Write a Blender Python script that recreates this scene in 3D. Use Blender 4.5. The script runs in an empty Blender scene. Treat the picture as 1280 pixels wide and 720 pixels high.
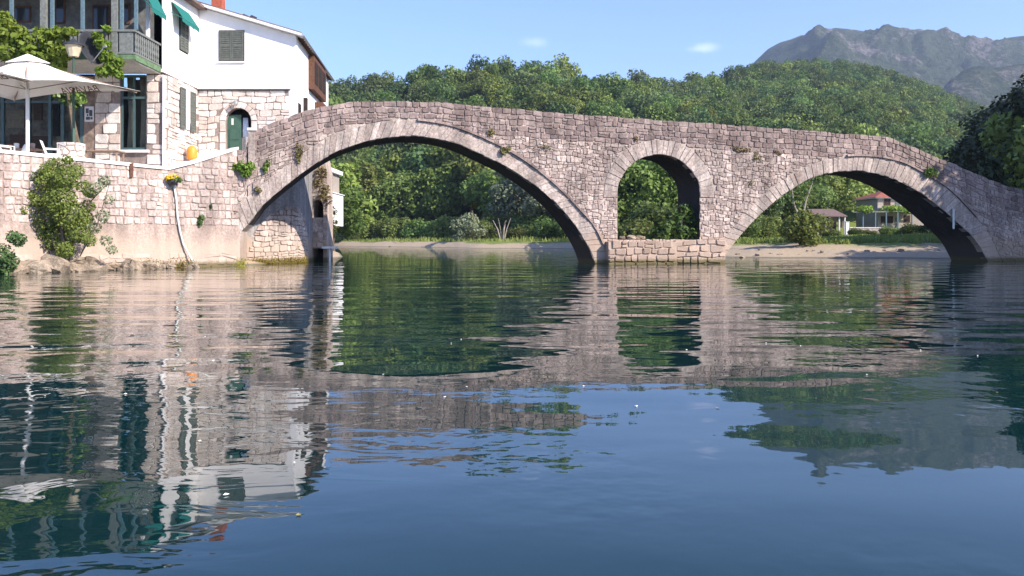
import bpy, math, random
import numpy as np
from mathutils import Vector, Matrix, noise as mnoise

# ------------------------------------------------------------------ camera, sky, sun, exposure
SC = bpy.context.scene
COL = SC.collection
F, HZ, CH = 1065.0, 300.0, 1.25          # focal length and horizon of a 1280 x 720 frame, eye height above the water

cam_d = bpy.data.cameras.new('camera'); cam = bpy.data.objects.new('camera', cam_d); COL.objects.link(cam)
cam.location = (0, 0, CH); cam.rotation_euler = (math.radians(90), 0, 0)
cam_d.sensor_width = 36; cam_d.lens = 36 * F / 1280; cam_d.shift_y = -(360 - HZ) / 1280
cam_d.clip_start = 0.1; cam_d.clip_end = 9000
SC.camera = cam

SUN_AZ, SUN_EL = math.radians(123), math.radians(34)      # clockwise from +Y
wd = bpy.data.worlds.new('World'); SC.world = wd; wd.use_nodes = True
nt = wd.node_tree; nt.nodes.clear()
sky = nt.nodes.new('ShaderNodeTexSky'); sky.sky_type = 'NISHITA'; sky.sun_disc = False
sky.sun_elevation = SUN_EL; sky.sun_rotation = SUN_AZ
sky.air_density = 1.0; sky.dust_density = 0.6; sky.ozone_density = 3.0; sky.altitude = 50
bg = nt.nodes.new('ShaderNodeBackground'); bg.inputs['Strength'].default_value = 0.125
wo = nt.nodes.new('ShaderNodeOutputWorld')
nt.links.new(bg.outputs[0], wo.inputs[0])
# two small fair-weather wisps, fixed in the sky by direction
tc = nt.nodes.new('ShaderNodeTexCoord')
prev = sky.outputs[0]
def wisp(prev, px, py, sx, sy, amt):
    d = Vector(((px - 640) / F, 1, (HZ - py) / F)).normalized()
    sub = nt.nodes.new('ShaderNodeVectorMath'); sub.operation = 'SUBTRACT'
    nt.links.new(tc.outputs['Generated'], sub.inputs[0]); sub.inputs[1].default_value = d
    mul = nt.nodes.new('ShaderNodeVectorMath'); mul.operation = 'MULTIPLY'
    nt.links.new(sub.outputs[0], mul.inputs[0]); mul.inputs[1].default_value = (F / sx, F / sx, F / sy)
    nz = nt.nodes.new('ShaderNodeTexNoise'); nz.inputs['Scale'].default_value = 70; nz.inputs['Detail'].default_value = 4
    nt.links.new(tc.outputs['Generated'], nz.inputs['Vector'])
    ln = nt.nodes.new('ShaderNodeVectorMath'); ln.operation = 'LENGTH'; nt.links.new(mul.outputs[0], ln.inputs[0])
    ad = nt.nodes.new('ShaderNodeMath'); ad.operation = 'ADD'
    nt.links.new(ln.outputs['Value'], ad.inputs[0]); nt.links.new(nz.outputs['Fac'], ad.inputs[1])
    mr = nt.nodes.new('ShaderNodeMapRange'); nt.links.new(ad.outputs[0], mr.inputs['Value'])
    mr.inputs['From Min'].default_value = 1.45; mr.inputs['From Max'].default_value = 0.45
    mr.inputs['To Min'].default_value = 0; mr.inputs['To Max'].default_value = amt; mr.interpolation_type = 'SMOOTHSTEP'
    mx = nt.nodes.new('ShaderNodeMix'); mx.data_type = 'RGBA'
    nt.links.new(mr.outputs[0], mx.inputs['Factor']); nt.links.new(prev, mx.inputs['A'])
    mx.inputs['B'].default_value = (9.2, 9.0, 9.2, 1)
    return mx.outputs['Result']
prev = wisp(prev, 668, 53, 24, 9, 0.16)
prev = wisp(prev, 878, 60, 26, 8, 0.25)
tint = nt.nodes.new('ShaderNodeMix'); tint.data_type = 'RGBA'; tint.blend_type = 'MULTIPLY'; tint.inputs['Factor'].default_value = 1
nt.links.new(prev, tint.inputs['A']); tint.inputs['B'].default_value = (0.96, 1.0, 1.30, 1)
nt.links.new(tint.outputs['Result'], bg.inputs['Color'])

sl = bpy.data.lights.new('sun', 'SUN'); so = bpy.data.objects.new('sun', sl); COL.objects.link(so)
sl.energy = 4.5; sl.angle = math.radians(0.5); sl.color = (1.0, 0.905, 0.79)
sdir = Vector((math.sin(SUN_AZ) * math.cos(SUN_EL), math.cos(SUN_AZ) * math.cos(SUN_EL), math.sin(SUN_EL)))
so.rotation_euler = sdir.to_track_quat('Z', 'Y').to_euler(); so.location = (40, -30, 60)

SC.view_settings.view_transform = 'Standard'; SC.view_settings.look = 'None'
SC.view_settings.exposure = 0.92; SC.view_settings.gamma = 1.0
SC.render.engine = 'CYCLES'
SC.cycles.max_bounces = 6; SC.cycles.diffuse_bounces = 3; SC.cycles.glossy_bounces = 3
SC.cycles.transmission_bounces = 4; SC.cycles.volume_bounces = 0; SC.cycles.transparent_max_bounces = 6
SC.cycles.caustics_reflective = False; SC.cycles.caustics_refractive = False
SC.cycles.use_denoising = True

# ------------------------------------------------------------------ helpers
R = random.Random(7)
ORG = {}
def P(px, py, Y):
    return Vector(((px - 640) / F * Y, Y, CH + (HZ - py) / F * Y))
def tag(o, label=None, cat=None, group=None, kind=None):
    if label: o['label'] = label
    if cat: o['category'] = cat
    if group: o['group'] = group
    if kind: o['kind'] = kind
    return o
def thing(name, loc, label, cat, group=None):
    o = bpy.data.objects.new(name, None); COL.objects.link(o); o.location = loc
    o.empty_display_size = 0.3
    ORG[o] = Vector(loc)
    return tag(o, label, cat, group)

class MB:
    def __init__(s): s.v = []; s.f = []; s.r = []; s.m = []
    def add(s, vs, fs, r=None, m=0):
        b = len(s.v); s.v += [tuple(p) for p in vs]
        if r is None: r = R.random()
        for f in fs: s.f.append([i + b for i in f]); s.r.append(r); s.m.append(m)
        return s
    def box(s, x0, x1, y0, y1, z0, z1, **k):
        vs = [(x, y, z) for z in (z0, z1) for y in (y0, y1) for x in (x0, x1)]
        return s.add(vs, [(0, 2, 3, 1), (4, 5, 7, 6), (0, 1, 5, 4), (2, 6, 7, 3), (0, 4, 6, 2), (1, 3, 7, 5)], **k)
    def bar(s, a, b, w, d, up=(0, 0, 1), **k):
        a = Vector(a); b = Vector(b); t = (b - a).normalized(); up = Vector(up)
        if abs(t.dot(up)) > 0.98: up = Vector((0, 1, 0))
        x = t.cross(up).normalized(); y = x.cross(t).normalized()
        vs = [p + x * (i * w / 2) + y * (j * d / 2) for p in (a, b) for j in (-1, 1) for i in (-1, 1)]
        return s.add(vs, [(0, 2, 3, 1), (4, 5, 7, 6), (0, 1, 5, 4), (2, 6, 7, 3), (0, 4, 6, 2), (1, 3, 7, 5)], **k)
    def tube(s, pts, rad, n=8, **k):
        pts = [Vector(p) for p in pts]
        if not isinstance(rad, (list, tuple)): rad = [rad] * len(pts)
        vs = []; prevx = None
        for i, p in enumerate(pts):
            t = (pts[min(i + 1, len(pts) - 1)] - pts[max(i - 1, 0)]).normalized()
            x = t.cross(Vector((0.13, 0.31, 0.94)))
            if x.length < 0.05: x = t.cross(Vector((1, 0, 0)))
            x.normalize(); y = t.cross(x)
            for j in range(n):
                a = 2 * math.pi * j / n; vs.append(p + (x * math.cos(a) + y * math.sin(a)) * rad[i])
        fs = [(i * n + j, i * n + (j + 1) % n, (i + 1) * n + (j + 1) % n, (i + 1) * n + j) for i in range(len(pts) - 1) for j in range(n)]
        fs += [tuple(range(n))[::-1], tuple(range((len(pts) - 1) * n, len(pts) * n))]
        return s.add(vs, fs, **k)
    def lathe(s, c, prof, n=16, axis=None, **k):
        c = Vector(c); vs = []
        M = Matrix.Identity(3) if axis is None else Vector(axis).to_track_quat('Z', 'Y').to_matrix()
        for (r, z) in prof:
            for j in range(n):
                a = 2 * math.pi * j / n; vs.append(c + M @ Vector((r * math.cos(a), r * math.sin(a), z)))
        L = len(prof)
        fs = [(i * n + j, i * n + (j + 1) % n, (i + 1) * n + (j + 1) % n, (i + 1) * n + j) for i in range(L - 1) for j in range(n)]
        fs += [tuple(range(n))[::-1], tuple(range((L - 1) * n, L * n))]
        return s.add(vs, fs, **k)
    def prism(s, poly, d, **k):
        """poly: list of 3D points (one planar face), d: extrusion vector"""
        n = len(poly); d = Vector(d); vs = [Vector(p) for p in poly] + [Vector(p) + d for p in poly]
        fs = [tuple(range(n))[::-1], tuple(range(n, 2 * n))] + [(i, (i + 1) % n, n + (i + 1) % n, n + i) for i in range(n)]
        return s.add(vs, fs, **k)
    def build(s, name, mat, parent=None, smooth=False, root=None):
        me = bpy.data.meshes.new(name)
        o0 = Vector((0, 0, 0))
        if parent is not None: o0 = ORG.get(parent, o0)
        me.from_pydata([(p[0] - o0.x, p[1] - o0.y, p[2] - o0.z) for p in s.v], [], s.f)
        a = me.attributes.new('rnd', 'FLOAT', 'FACE'); a.data.foreach_set('value', s.r)
        mats = mat if isinstance(mat, (list, tuple)) else [mat]
        for m in mats: me.materials.append(M[m])
        if len(mats) > 1: me.polygons.foreach_set('material_index', s.m)
        if smooth: me.polygons.foreach_set('use_smooth', [True] * len(s.f))
        me.update()
        o = bpy.data.objects.new(name, me); COL.objects.link(o)
        if parent is not None: o.parent = parent
        ORG[o] = o0
        return o

def copy_tree(o, parent=None):
    c = o.copy(); COL.objects.link(c)
    if parent is not None: c.parent = parent
    for ch in list(o.children): copy_tree(ch, c)
    return c

# ------------------------------------------------------------------ materials
M = {}
def nodes(name, rough=0.8, spec=0.3):
    m = bpy.data.materials.new(name); m.use_nodes = True; n = m.node_tree
    b = n.nodes['Principled BSDF']; b.inputs['Roughness'].default_value = rough
    b.inputs['Specular IOR Level'].default_value = spec
    M[name] = m
    return m, n, b
def N(n, t, **k):
    x = n.nodes.new(t)
    for a, v in k.items():
        if a in x.inputs: x.inputs[a].default_value = v
        else: setattr(x, a, v)
    return x
def ramp(n, fac, stops):
    r = n.nodes.new('ShaderNodeValToRGB'); e = r.color_ramp.elements
    while len(e) < len(stops): e.new(0.5)
    for i, (p, c) in enumerate(stops): e[i].position = p; e[i].color = (*c, 1)
    n.links.new(fac, r.inputs[0]); return r.outputs[0]
def mixc(n, fac, a, b, mode='MIX'):
    x = n.nodes.new('ShaderNodeMix'); x.data_type = 'RGBA'; x.blend_type = mode
    for s, v in (('Factor', fac), ('A', a), ('B', b)):
        if hasattr(v, 'is_output'): n.links.new(v, x.inputs[s])
        else: x.inputs[s].default_value = v if s == 'Factor' else (*v, 1)
    return x.outputs['Result']
def noise(n, co, scale, detail=4, rough=0.6, dist=0.0):
    x = N(n, 'ShaderNodeTexNoise', Scale=scale, Detail=detail, Roughness=rough, Distortion=dist)
    if co is not None: n.links.new(co, x.inputs['Vector'])
    return x.outputs['Fac']
def maprange(n, v, a, b, c=0.0, d=1.0, smooth=True):
    x = n.nodes.new('ShaderNodeMapRange'); n.links.new(v, x.inputs['Value'])
    x.inputs['From Min'].default_value = a; x.inputs['From Max'].default_value = b
    x.inputs['To Min'].default_value = c; x.inputs['To Max'].default_value = d
    if smooth: x.interpolation_type = 'SMOOTHSTEP'
    return x.outputs[0]
def math_(n, op, a, b=None):
    x = n.nodes.new('ShaderNodeMath'); x.operation = op
    for i, v in enumerate((a, b)):
        if v is None: continue
        if hasattr(v, 'is_output'): n.links.new(v, x.inputs[i])
        else: x.inputs[i].default_value = v
    return x.outputs[0]
def bump(n, b, h, strength=0.5, dist=0.02):
    x = N(n, 'ShaderNodeBump', Strength=strength, Distance=dist); n.links.new(h, x.inputs['Height'])
    n.links.new(x.outputs[0], b.inputs['Normal'])
def pos(n):
    return N(n, 'ShaderNodeNewGeometry').outputs['Position']
def sepz(n, co):
    x = n.nodes.new('ShaderNodeSeparateXYZ'); n.links.new(co, x.inputs[0]); return x.outputs

def vec(n, x, y, z=0.0):
    c = n.nodes.new('ShaderNodeCombineXYZ')
    for i, v in enumerate((x, y, z)):
        if hasattr(v, 'is_output'): n.links.new(v, c.inputs[i])
        else: c.inputs[i].default_value = v
    return c.outputs[0]
def stone_mat(name, cols, mottle=0.35, tide=None, lich=None, bump_d=0.02, patch=None, streak=0.30):
    """cols: ramp over the per-stone random; tide: colour of the flood-line staining near the water"""
    m, n, b = nodes(name, 0.9, 0.2)
    co = pos(n)
    at = N(n, 'ShaderNodeAttribute', attribute_name='rnd')
    if len(cols) == 1: cols = [cols[0], cols[0]]
    st = [(i / max(1, len(cols) - 1), c) for i, c in enumerate(cols)]
    base = ramp(n, at.outputs['Fac'], st)
    big = noise(n, co, 0.55, 4, 0.65)
    fine = noise(n, co, 9.0, 6, 0.8)
    c = mixc(n, maprange(n, fine, 0.36, 0.66), tuple(x * (1 - mottle) for x in (1, 1, 1)), tuple(1 + mottle * .55 for _ in range(3)))
    base = mixc(n, 1.0, base, c, 'MULTIPLY')
    if patch:
        base = mixc(n, maprange(n, big, 0.5, 0.68, 0, 0.75), base, patch)
    if lich:
        l = noise(n, co, 2.3, 5, 0.7)
        base = mixc(n, maprange(n, l, 0.6, 0.7, 0, 0.7), base, lich)
    sx_ = sepz(n, co)
    stv = vec(n, math_(n, 'MULTIPLY', sx_[0], 2.2), math_(n, 'MULTIPLY', sx_[1], 2.2), math_(n, 'MULTIPLY', sx_[2], 0.28))
    sk = noise(n, stv, 1.0, 4, 0.6)
    base = mixc(n, 1.0, base, mixc(n, maprange(n, sk, 0.36, 0.62), (1 - streak,) * 3, (1.06, 1.05, 1.04)), 'MULTIPLY')
    base = mixc(n, 1.0, base, mixc(n, maprange(n, big, 0.35, 0.65), (0.84, 0.82, 0.81), (1.12, 1.11, 1.10)), 'MULTIPLY')
    if tide:
        z = sepz(n, co)[2]
        zz = math_(n, 'ADD', z, math_(n, 'MULTIPLY', math_(n, 'SUBTRACT', big, 0.5), 1.6))
        base = mixc(n, maprange(n, zz, 1.9, 0.9, 0, 0.75), base, tide)
        base = mixc(n, maprange(n, math_(n, 'ADD', z, math_(n, 'MULTIPLY', math_(n, 'SUBTRACT', fine, 0.5), 0.35)), 0.34, 0.10, 0, 0.92), base, (0.13, 0.105, 0.045))
    n.links.new(base, b.inputs['Base Color'])
    hh = math_(n, 'ADD', fine, math_(n, 'MULTIPLY', noise(n, co, 30, 3), 0.4))
    bump(n, b, hh, 0.7, bump_d)
    return m
def plain(name, col, rough=0.7, spec=0.3, var=0.12, scale=6, metal=0.0, bd=0.0):
    m, n, b = nodes(name, rough, spec); co = pos(n)
    f = noise(n, co, scale, 5, 0.65)
    c = mixc(n, maprange(n, f, 0.3, 0.7), tuple(x * (1 - var) for x in col), tuple(min(1, x * (1 + var)) for x in col))
    n.links.new(c, b.inputs['Base Color']); b.inputs['Metallic'].default_value = metal
    if bd: bump(n, b, f, 0.6, bd)
    return m
def leaf_mat(name, c0, c1, trans=0.25, rough=0.55):
    m, n, b = nodes(name, rough, 0.25)
    at = N(n, 'ShaderNodeAttribute', attribute_name='rnd'); oi = N(n, 'ShaderNodeObjectInfo')
    c = mixc(n, at.outputs['Fac'], c0, c1)
    hs = N(n, 'ShaderNodeHueSaturation')
    n.links.new(c, hs.inputs['Color'])
    n.links.new(math_(n, 'ADD', 0.475, math_(n, 'MULTIPLY', oi.outputs['Random'], 0.055)), hs.inputs['Hue'])
    n.links.new(math_(n, 'ADD', 0.70, math_(n, 'MULTIPLY', math_(n, 'FRACT', math_(n, 'MULTIPLY', oi.outputs['Random'], 7.31)), 0.75)), hs.inputs['Value'])
    n.links.new(hs.outputs[0], b.inputs['Base Color'])
    t = N(n, 'ShaderNodeBsdfTranslucent'); n.links.new(hs.outputs[0], t.inputs[0])
    mx = N(n, 'ShaderNodeMixShader', Fac=trans)
    n.links.new(b.outputs[0], mx.inputs[1]); n.links.new(t.outputs[0], mx.inputs[2])
    n.links.new(mx.outputs[0], n.nodes['Material Output'].inputs['Surface'])
    return m

TIDE = (0.42, 0.31, 0.23)
stone_mat('bridge_stone', [(0.223, 0.168, 0.154), (0.289, 0.221, 0.199), (0.346, 0.268, 0.241), (0.401, 0.320, 0.287), (0.306, 0.231, 0.210)], 0.35, TIDE, (0.40, 0.36, 0.32))
stone_mat('bridge_rubble', [(0.335, 0.260, 0.229), (0.418, 0.333, 0.295), (0.490, 0.395, 0.349), (0.575, 0.480, 0.426), (0.383, 0.299, 0.262)], 0.42, TIDE, (0.47, 0.43, 0.38))
stone_mat('bridge_ring', [(0.401, 0.329, 0.295), (0.512, 0.435, 0.386), (0.445, 0.366, 0.325), (0.557, 0.482, 0.427), (0.368, 0.292, 0.254)], 0.38, TIDE, (0.22, 0.19, 0.18))
stone_mat('bridge_core', [(0.499, 0.416, 0.362)], 0.3, TIDE, None, 0.03)
stone_mat('soffit_shade_stone', [(0.05, 0.042, 0.04)], 0.35, (0.10, 0.08, 0.065), None, 0.05)  # same masonry, with the shade under the arches put into the colour
stone_mat('quay_stone', [(0.427, 0.343, 0.305), (0.533, 0.444, 0.397), (0.613, 0.521, 0.471), (0.386, 0.298, 0.269), (0.667, 0.578, 0.525)], 0.32, (0.46, 0.36, 0.285), None)
stone_mat('quay_core', [(0.411, 0.322, 0.276)], 0.3, (0.47, 0.365, 0.285), None, 0.03)
stone_mat('house_stone', [(0.58, 0.50, 0.44), (0.68, 0.62, 0.57), (0.74, 0.70, 0.66), (0.52, 0.43, 0.37), (0.70, 0.66, 0.61)], 0.2, streak=.10)
stone_mat('house_core', [(0.30, 0.24, 0.21)], 0.25)
stone_mat('rock', [(0.30, 0.235, 0.17), (0.40, 0.33, 0.25), (0.25, 0.195, 0.14)], 0.4, None, None, 0.06)
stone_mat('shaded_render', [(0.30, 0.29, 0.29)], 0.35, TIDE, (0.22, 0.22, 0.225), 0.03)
plain('white_wall', (0.82, 0.80, 0.78), 0.85, 0.2, 0.035, 2.2, bd=0.01)
plain('white_paint', (0.78, 0.77, 0.75), 0.6, 0.3, 0.04)
plain('coping', (0.66, 0.63, 0.60), 0.85, 0.2, 0.12, 5, bd=0.01)
plain('teal_paint', (0.055, 0.095, 0.10), 0.45, 0.4, 0.15)
plain('green_paint', (0.045, 0.10, 0.07), 0.5, 0.4, 0.15)
plain('shutter_green', (0.105, 0.115, 0.10), 0.55, 0.3, 0.2)
plain('grey_wood', (0.17, 0.18, 0.165), 0.75, 0.2, 0.25, 9)
plain('blue_wood', (0.10, 0.16, 0.19), 0.65, 0.3, 0.2, 9)
plain('brown_wood', (0.115, 0.055, 0.035), 0.75, 0.2, 0.3, 9)
plain('slab_green', (0.12, 0.19, 0.10), 0.8, 0.2, 0.3, 5)
plain('slab_under', (0.50, 0.47, 0.42), 0.85, 0.2, 0.15, 5)
plain('awning', (0.02, 0.155, 0.135), 0.8, 0.2, 0.1)
plain('canvas', (0.78, 0.74, 0.68), 0.9, 0.1, 0.04)
plain('canvas_print', (0.16, 0.07, 0.045), 0.9, 0.1, 0.1)
plain('dark_interior', (0.035, 0.028, 0.025), 0.9, 0.1, 0.3, 3)
plain('room_wall', (0.20, 0.15, 0.12), 0.9, 0.1, 0.5, 2.2)
plain('gallery_wall', (0.14, 0.14, 0.135), 0.85, 0.2, 0.3, 3)
plain('metal_grey', (0.45, 0.46, 0.46), 0.4, 0.5, 0.1, 5, 0.6)
plain('dish_dark', (0.035, 0.037, 0.045), 0.5, 0.4, 0.2)
plain('lamp_glass', (0.50, 0.43, 0.30), 0.35, 0.4, 0.1)
plain('orange_plastic', (0.75, 0.26, 0.03), 0.45, 0.4, 0.08)
plain('red_brick', (0.36, 0.10, 0.06), 0.85, 0.2, 0.2, 14)
plain('roof_tile', (0.30, 0.10, 0.065), 0.85, 0.2, 0.25, 4)
plain('old_roof', (0.17, 0.115, 0.10), 0.85, 0.2, 0.25, 4)
plain('cream_wall', (0.34, 0.29, 0.24), 0.85, 0.2, 0.08, 2)
plain('wood_table', (0.30, 0.21, 0.15), 0.7, 0.2, 0.2, 8)
plain('blue_plastic', (0.10, 0.14, 0.30), 0.5, 0.3, 0.1)
plain('yellow_petal', (0.75, 0.52, 0.02), 0.7, 0.2, 0.15)
plain('cloth_blue', (0.55, 0.62, 0.72), 0.9, 0.1, 0.06)
plain('bark', (0.13, 0.10, 0.075), 0.9, 0.15, 0.35, 5, bd=0.02)
plain('pale_bark', (0.34, 0.29, 0.23), 0.9, 0.15, 0.25, 5, bd=0.02)
plain('paper', (0.62, 0.60, 0.58), 0.8, 0.2, 0.05)
plain('ink', (0.08, 0.08, 0.09), 0.8, 0.2, 0.2)
plain('terracotta', (0.33, 0.14, 0.08), 0.8, 0.2, 0.2)
plain('hose', (0.62, 0.66, 0.62), 0.5, 0.3, 0.05)
plain('skin_pad', (0.4, 0.3, 0.25), 0.8, 0.2, 0.1)
leaf_mat('leaf_broad', (0.077, 0.122, 0.029), (0.187, 0.239, 0.063), .42)
leaf_mat('leaf_dark', (0.055, 0.093, 0.032), (0.132, 0.184, 0.059), .3)
leaf_mat('leaf_shade_dark', (0.012, 0.020, 0.008), (0.034, 0.052, 0.018), 0.1)  # near-black leaf colour stands in for the shade on the right-bank trees
leaf_mat('leaf_light', (0.103, 0.149, 0.027), (0.211, 0.263, 0.059))
leaf_mat('leaf_willow', (0.123, 0.154, 0.091), (0.247, 0.275, 0.157))
leaf_mat('leaf_vine', (0.11, 0.20, 0.02), (0.29, 0.40, 0.06), 0.35)
leaf_mat('leaf_fig', (0.035, 0.085, 0.018), (0.13, 0.20, 0.05), 0.3, 0.4)
leaf_mat('leaf_bush', (0.13, 0.22, 0.04), (0.28, 0.38, 0.10), 0.45)
leaf_mat('leaf_dry', (0.13, 0.105, 0.04), (0.24, 0.20, 0.075), 0.2)
leaf_mat('grass_blade', (0.11, 0.15, 0.03), (0.24, 0.27, 0.07), 0.3)
leaf_mat('moss', (0.20, 0.17, 0.015), (0.36, 0.31, 0.04), 0.2)

# glass
m, n, b = nodes('window_glass', 0.06, 0.6)
b.inputs['Base Color'].default_value = (0.035, 0.04, 0.045, 1); b.inputs['Metallic'].default_value = 0.0
m, n, b = nodes('clear_glass', 0.03, 0.5)
b.inputs['Base Color'].default_value = (0.9, 0.93, 0.93, 1)
tr = N(n, 'ShaderNodeBsdfTransparent'); tr.inputs[0].default_value = (0.85, 0.9, 0.9, 1)
gl = N(n, 'ShaderNodeBsdfGlossy', Roughness=0.04); fr = N(n, 'ShaderNodeFresnel', IOR=1.12)
mx = N(n, 'ShaderNodeMixShader'); n.links.new(fr.outputs[0], mx.inputs[0]); n.links.new(tr.outputs[0], mx.inputs[1]); n.links.new(gl.outputs[0], mx.inputs[2])
n.links.new(mx.outputs[0], n.nodes['Material Output'].inputs['Surface'])

# water: dark green river body, mirror-smooth surface with swell, wake and ripples as relief
m, n, b = nodes('river_water', 0.012, 0.5)
b.inputs['IOR'].default_value = 1.45
b.inputs['Base Color'].default_value = (0.003, 0.021, 0.022, 1)
co = pos(n); X, Y, Z = sepz(n, co)
warp = noise(n, vec(n, math_(n, 'MULTIPLY', X, 0.18), math_(n, 'MULTIPLY', Y, 0.18)), 1.0, 2, 0.5)
ph = math_(n, 'ADD', math_(n, 'MULTIPLY', math_(n, 'SUBTRACT', Y, 5.9), 2 * math.pi / 4.7), math_(n, 'MULTIPLY', math_(n, 'SUBTRACT', warp, 0.5), 5.0))
ph = math_(n, 'ADD', ph, math_(n, 'MULTIPLY', X, -0.10))
sw = math_(n, 'MULTIPLY', math_(n, 'COSINE', ph), -0.0105)
sw = math_(n, 'MULTIPLY', sw, maprange(n, Y, 8.5, 15, 1.0, 0.22))
r1 = math_(n, 'MULTIPLY', math_(n, 'SUBTRACT', noise(n, vec(n, math_(n, 'MULTIPLY', X, 0.55), Y), 0.85, 2, 0.42), 0.5), 0.050)     # metre-long ripples of the open reach
r1 = math_(n, 'MULTIPLY', r1, maprange(n, Y, 6.5, 10, 0.30, 1.0))
patchy = noise(n, vec(n, math_(n, 'MULTIPLY', X, 0.12), math_(n, 'MULTIPLY', Y, 0.06)), 1.0, 2, 0.5)
r1 = math_(n, 'MULTIPLY', r1, maprange(n, patchy, 0.3, 0.65, 0.40, 1.5))
r2 = math_(n, 'MULTIPLY', math_(n, 'SUBTRACT', noise(n, co, 4.2, 2, 0.5), 0.5), 0.0042)
r2 = math_(n, 'MULTIPLY', r2, maprange(n, noise(n, co, 0.35, 2, 0.5), 0.45, 0.62, 0.12, 1.0))
wk = math_(n, 'MULTIPLY', maprange(n, X, 0.4, -1.6, 0, 1), maprange(n, Y, 8.5, 5.5, 0, 1))      # boat wash on the house side
r3 = math_(n, 'MULTIPLY', math_(n, 'SUBTRACT', noise(n, vec(n, math_(n, 'MULTIPLY', X, 1.4), math_(n, 'MULTIPLY', Y, 2.6)), 1.0, 3, 0.5, 0.8), 0.5), 0.0042)
r2 = math_(n, 'ADD', r2, math_(n, 'MULTIPLY', r3, wk))
hgt = math_(n, 'ADD', math_(n, 'ADD', sw, r1), r2)
bump(n, b, hgt, 1.0, 1.0)

# ground: gravel by the water, grass above, forest floor on the slopes
m, n, b = nodes('ground_soil', 0.95, 0.1)
co = pos(n); z = sepz(n, co)[2]
big = noise(n, co, 0.12, 5, 0.6); fine = noise(n, co, 3.0, 5, 0.75)
sand = mixc(n, fine, (0.30, 0.225, 0.145), (0.49, 0.395, 0.28))
grass = mixc(n, noise(n, co, 0.5, 5, 0.7), (0.10, 0.15, 0.03), (0.23, 0.25, 0.07))
wood = mixc(n, noise(n, co, 0.2, 5, 0.7), (0.03, 0.05, 0.015), (0.07, 0.09, 0.03))
zz = math_(n, 'ADD', z, math_(n, 'MULTIPLY', math_(n, 'SUBTRACT', big, 0.5), 1.5))
zz = math_(n, 'ADD', zz, math_(n, 'MULTIPLY', math_(n, 'SUBTRACT', fine, 0.5), 0.5))
c = mixc(n, maprange(n, zz, 0.72, 1.05), sand, grass)
c = mixc(n, maprange(n, z, 4.0, 9.0), c, wood)
c = mixc(n, maprange(n, z, 0.10, 0.0), c, (0.16, 0.15, 0.11))
n.links.new(c, b.inputs['Base Color']); bump(n, b, fine, 0.8, 0.08)

# mountain: scrub with pale limestone showing through
m, n, b = nodes('mountain_rock', 0.95, 0.1)
co = pos(n)
a1 = noise(n, co, 0.006, 6, 0.7, 0.6); a2 = noise(n, co, 0.05, 7, 0.8)
a3 = noise(n, co, 0.11, 4, 0.7)
a2 = math_(n, 'ADD', math_(n, 'MULTIPLY', a2, 0.5), math_(n, 'MULTIPLY', a3, 0.5))
scrub = mixc(n, maprange(n, a2, 0.4, 0.6), (0.022, 0.034, 0.016), (0.065, 0.078, 0.042))
rock = mixc(n, maprange(n, a2, 0.4, 0.6), (0.075, 0.066, 0.062), (0.19, 0.165, 0.15))
at = N(n, 'ShaderNodeAttribute', attribute_name='rnd')
k = math_(n, 'ADD', a1, math_(n, 'MULTIPLY', math_(n, 'SUBTRACT', a2, 0.5), 0.55))
k = math_(n, 'ADD', k, math_(n, 'MULTIPLY', at.outputs['Fac'], 0.14))
c = mixc(n, maprange(n, k, 0.55, 0.68), scrub, rock)
n.links.new(c, b.inputs['Base Color']); bump(n, b, a2, 1.0, 16.0)
#--SETTING--
# ------------------------------------------------------------------ terrain
L1 = [(90, -60), (50, -60), (39, 8), (35.5, 34), (33.5, 52), (30, 57), (24, 58.6), (19, 59.6), (15.2, 62), (13, 76), (11.5, 110), (7, 123), (-6, 131),
      (-14, 148), (-25, 160), (-39, 182), (-60, 240), (-140, 275), (-2500, 330), (-9000, 9000), (12000, 9000), (12000, -60)]
L2 = [(-60, -60), (-36, 10), (-24.5, 27.2), (-20.0, 33.2), (-15.9, 38.8), (-13.6, 41.6), (-12.3, 47), (-12.3, 62), (-16.5, 82), (-30, 120), (-60, 175), (-140, 212), (-2500, 250), (-2500, -60)]
def sdist(x, y, poly):
    x = np.asarray(x, float); y = np.asarray(y, float)
    d = np.full(x.shape, 1e9); ins = np.zeros(x.shape, bool)
    for i in range(len(poly)):
        (ax, ay), (bx, by) = poly[i], poly[(i + 1) % len(poly)]
        ex, ey = bx - ax, by - ay
        t = np.clip(((x - ax) * ex + (y - ay) * ey) / (ex * ex + ey * ey), 0, 1)
        d = np.minimum(d, np.hypot(x - ax - t * ex, y - ay - t * ey))
        c = ((ay > y) != (by > y)) & (x < (bx - ax) * (y - ay) / ((by - ay) if by != ay else 1e-9) + ax)
        ins ^= c
    return np.where(ins, d, -d)
SKY_PX = [-2500, -400, 200, 330, 380, 420, 480, 560, 620, 690, 740, 800, 860, 890, 930, 960, 1000, 1060, 1100, 1150, 1190, 1220, 1260, 1320, 1500, 2000, 4000]
SKY_Y = [190, 165, 132, 118, 112, 105, 98, 94, 94, 94, 103, 106, 105, 98, 89, 83, 78, 79, 85, 101, 119, 136, 160, 175, 180, 190, 200]
RID_PX = [-2500, 300, 700, 820, 900, 1000, 1300, 4000]
RID_R = [420, 350, 340, 370, 470, 600, 640, 700]
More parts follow.
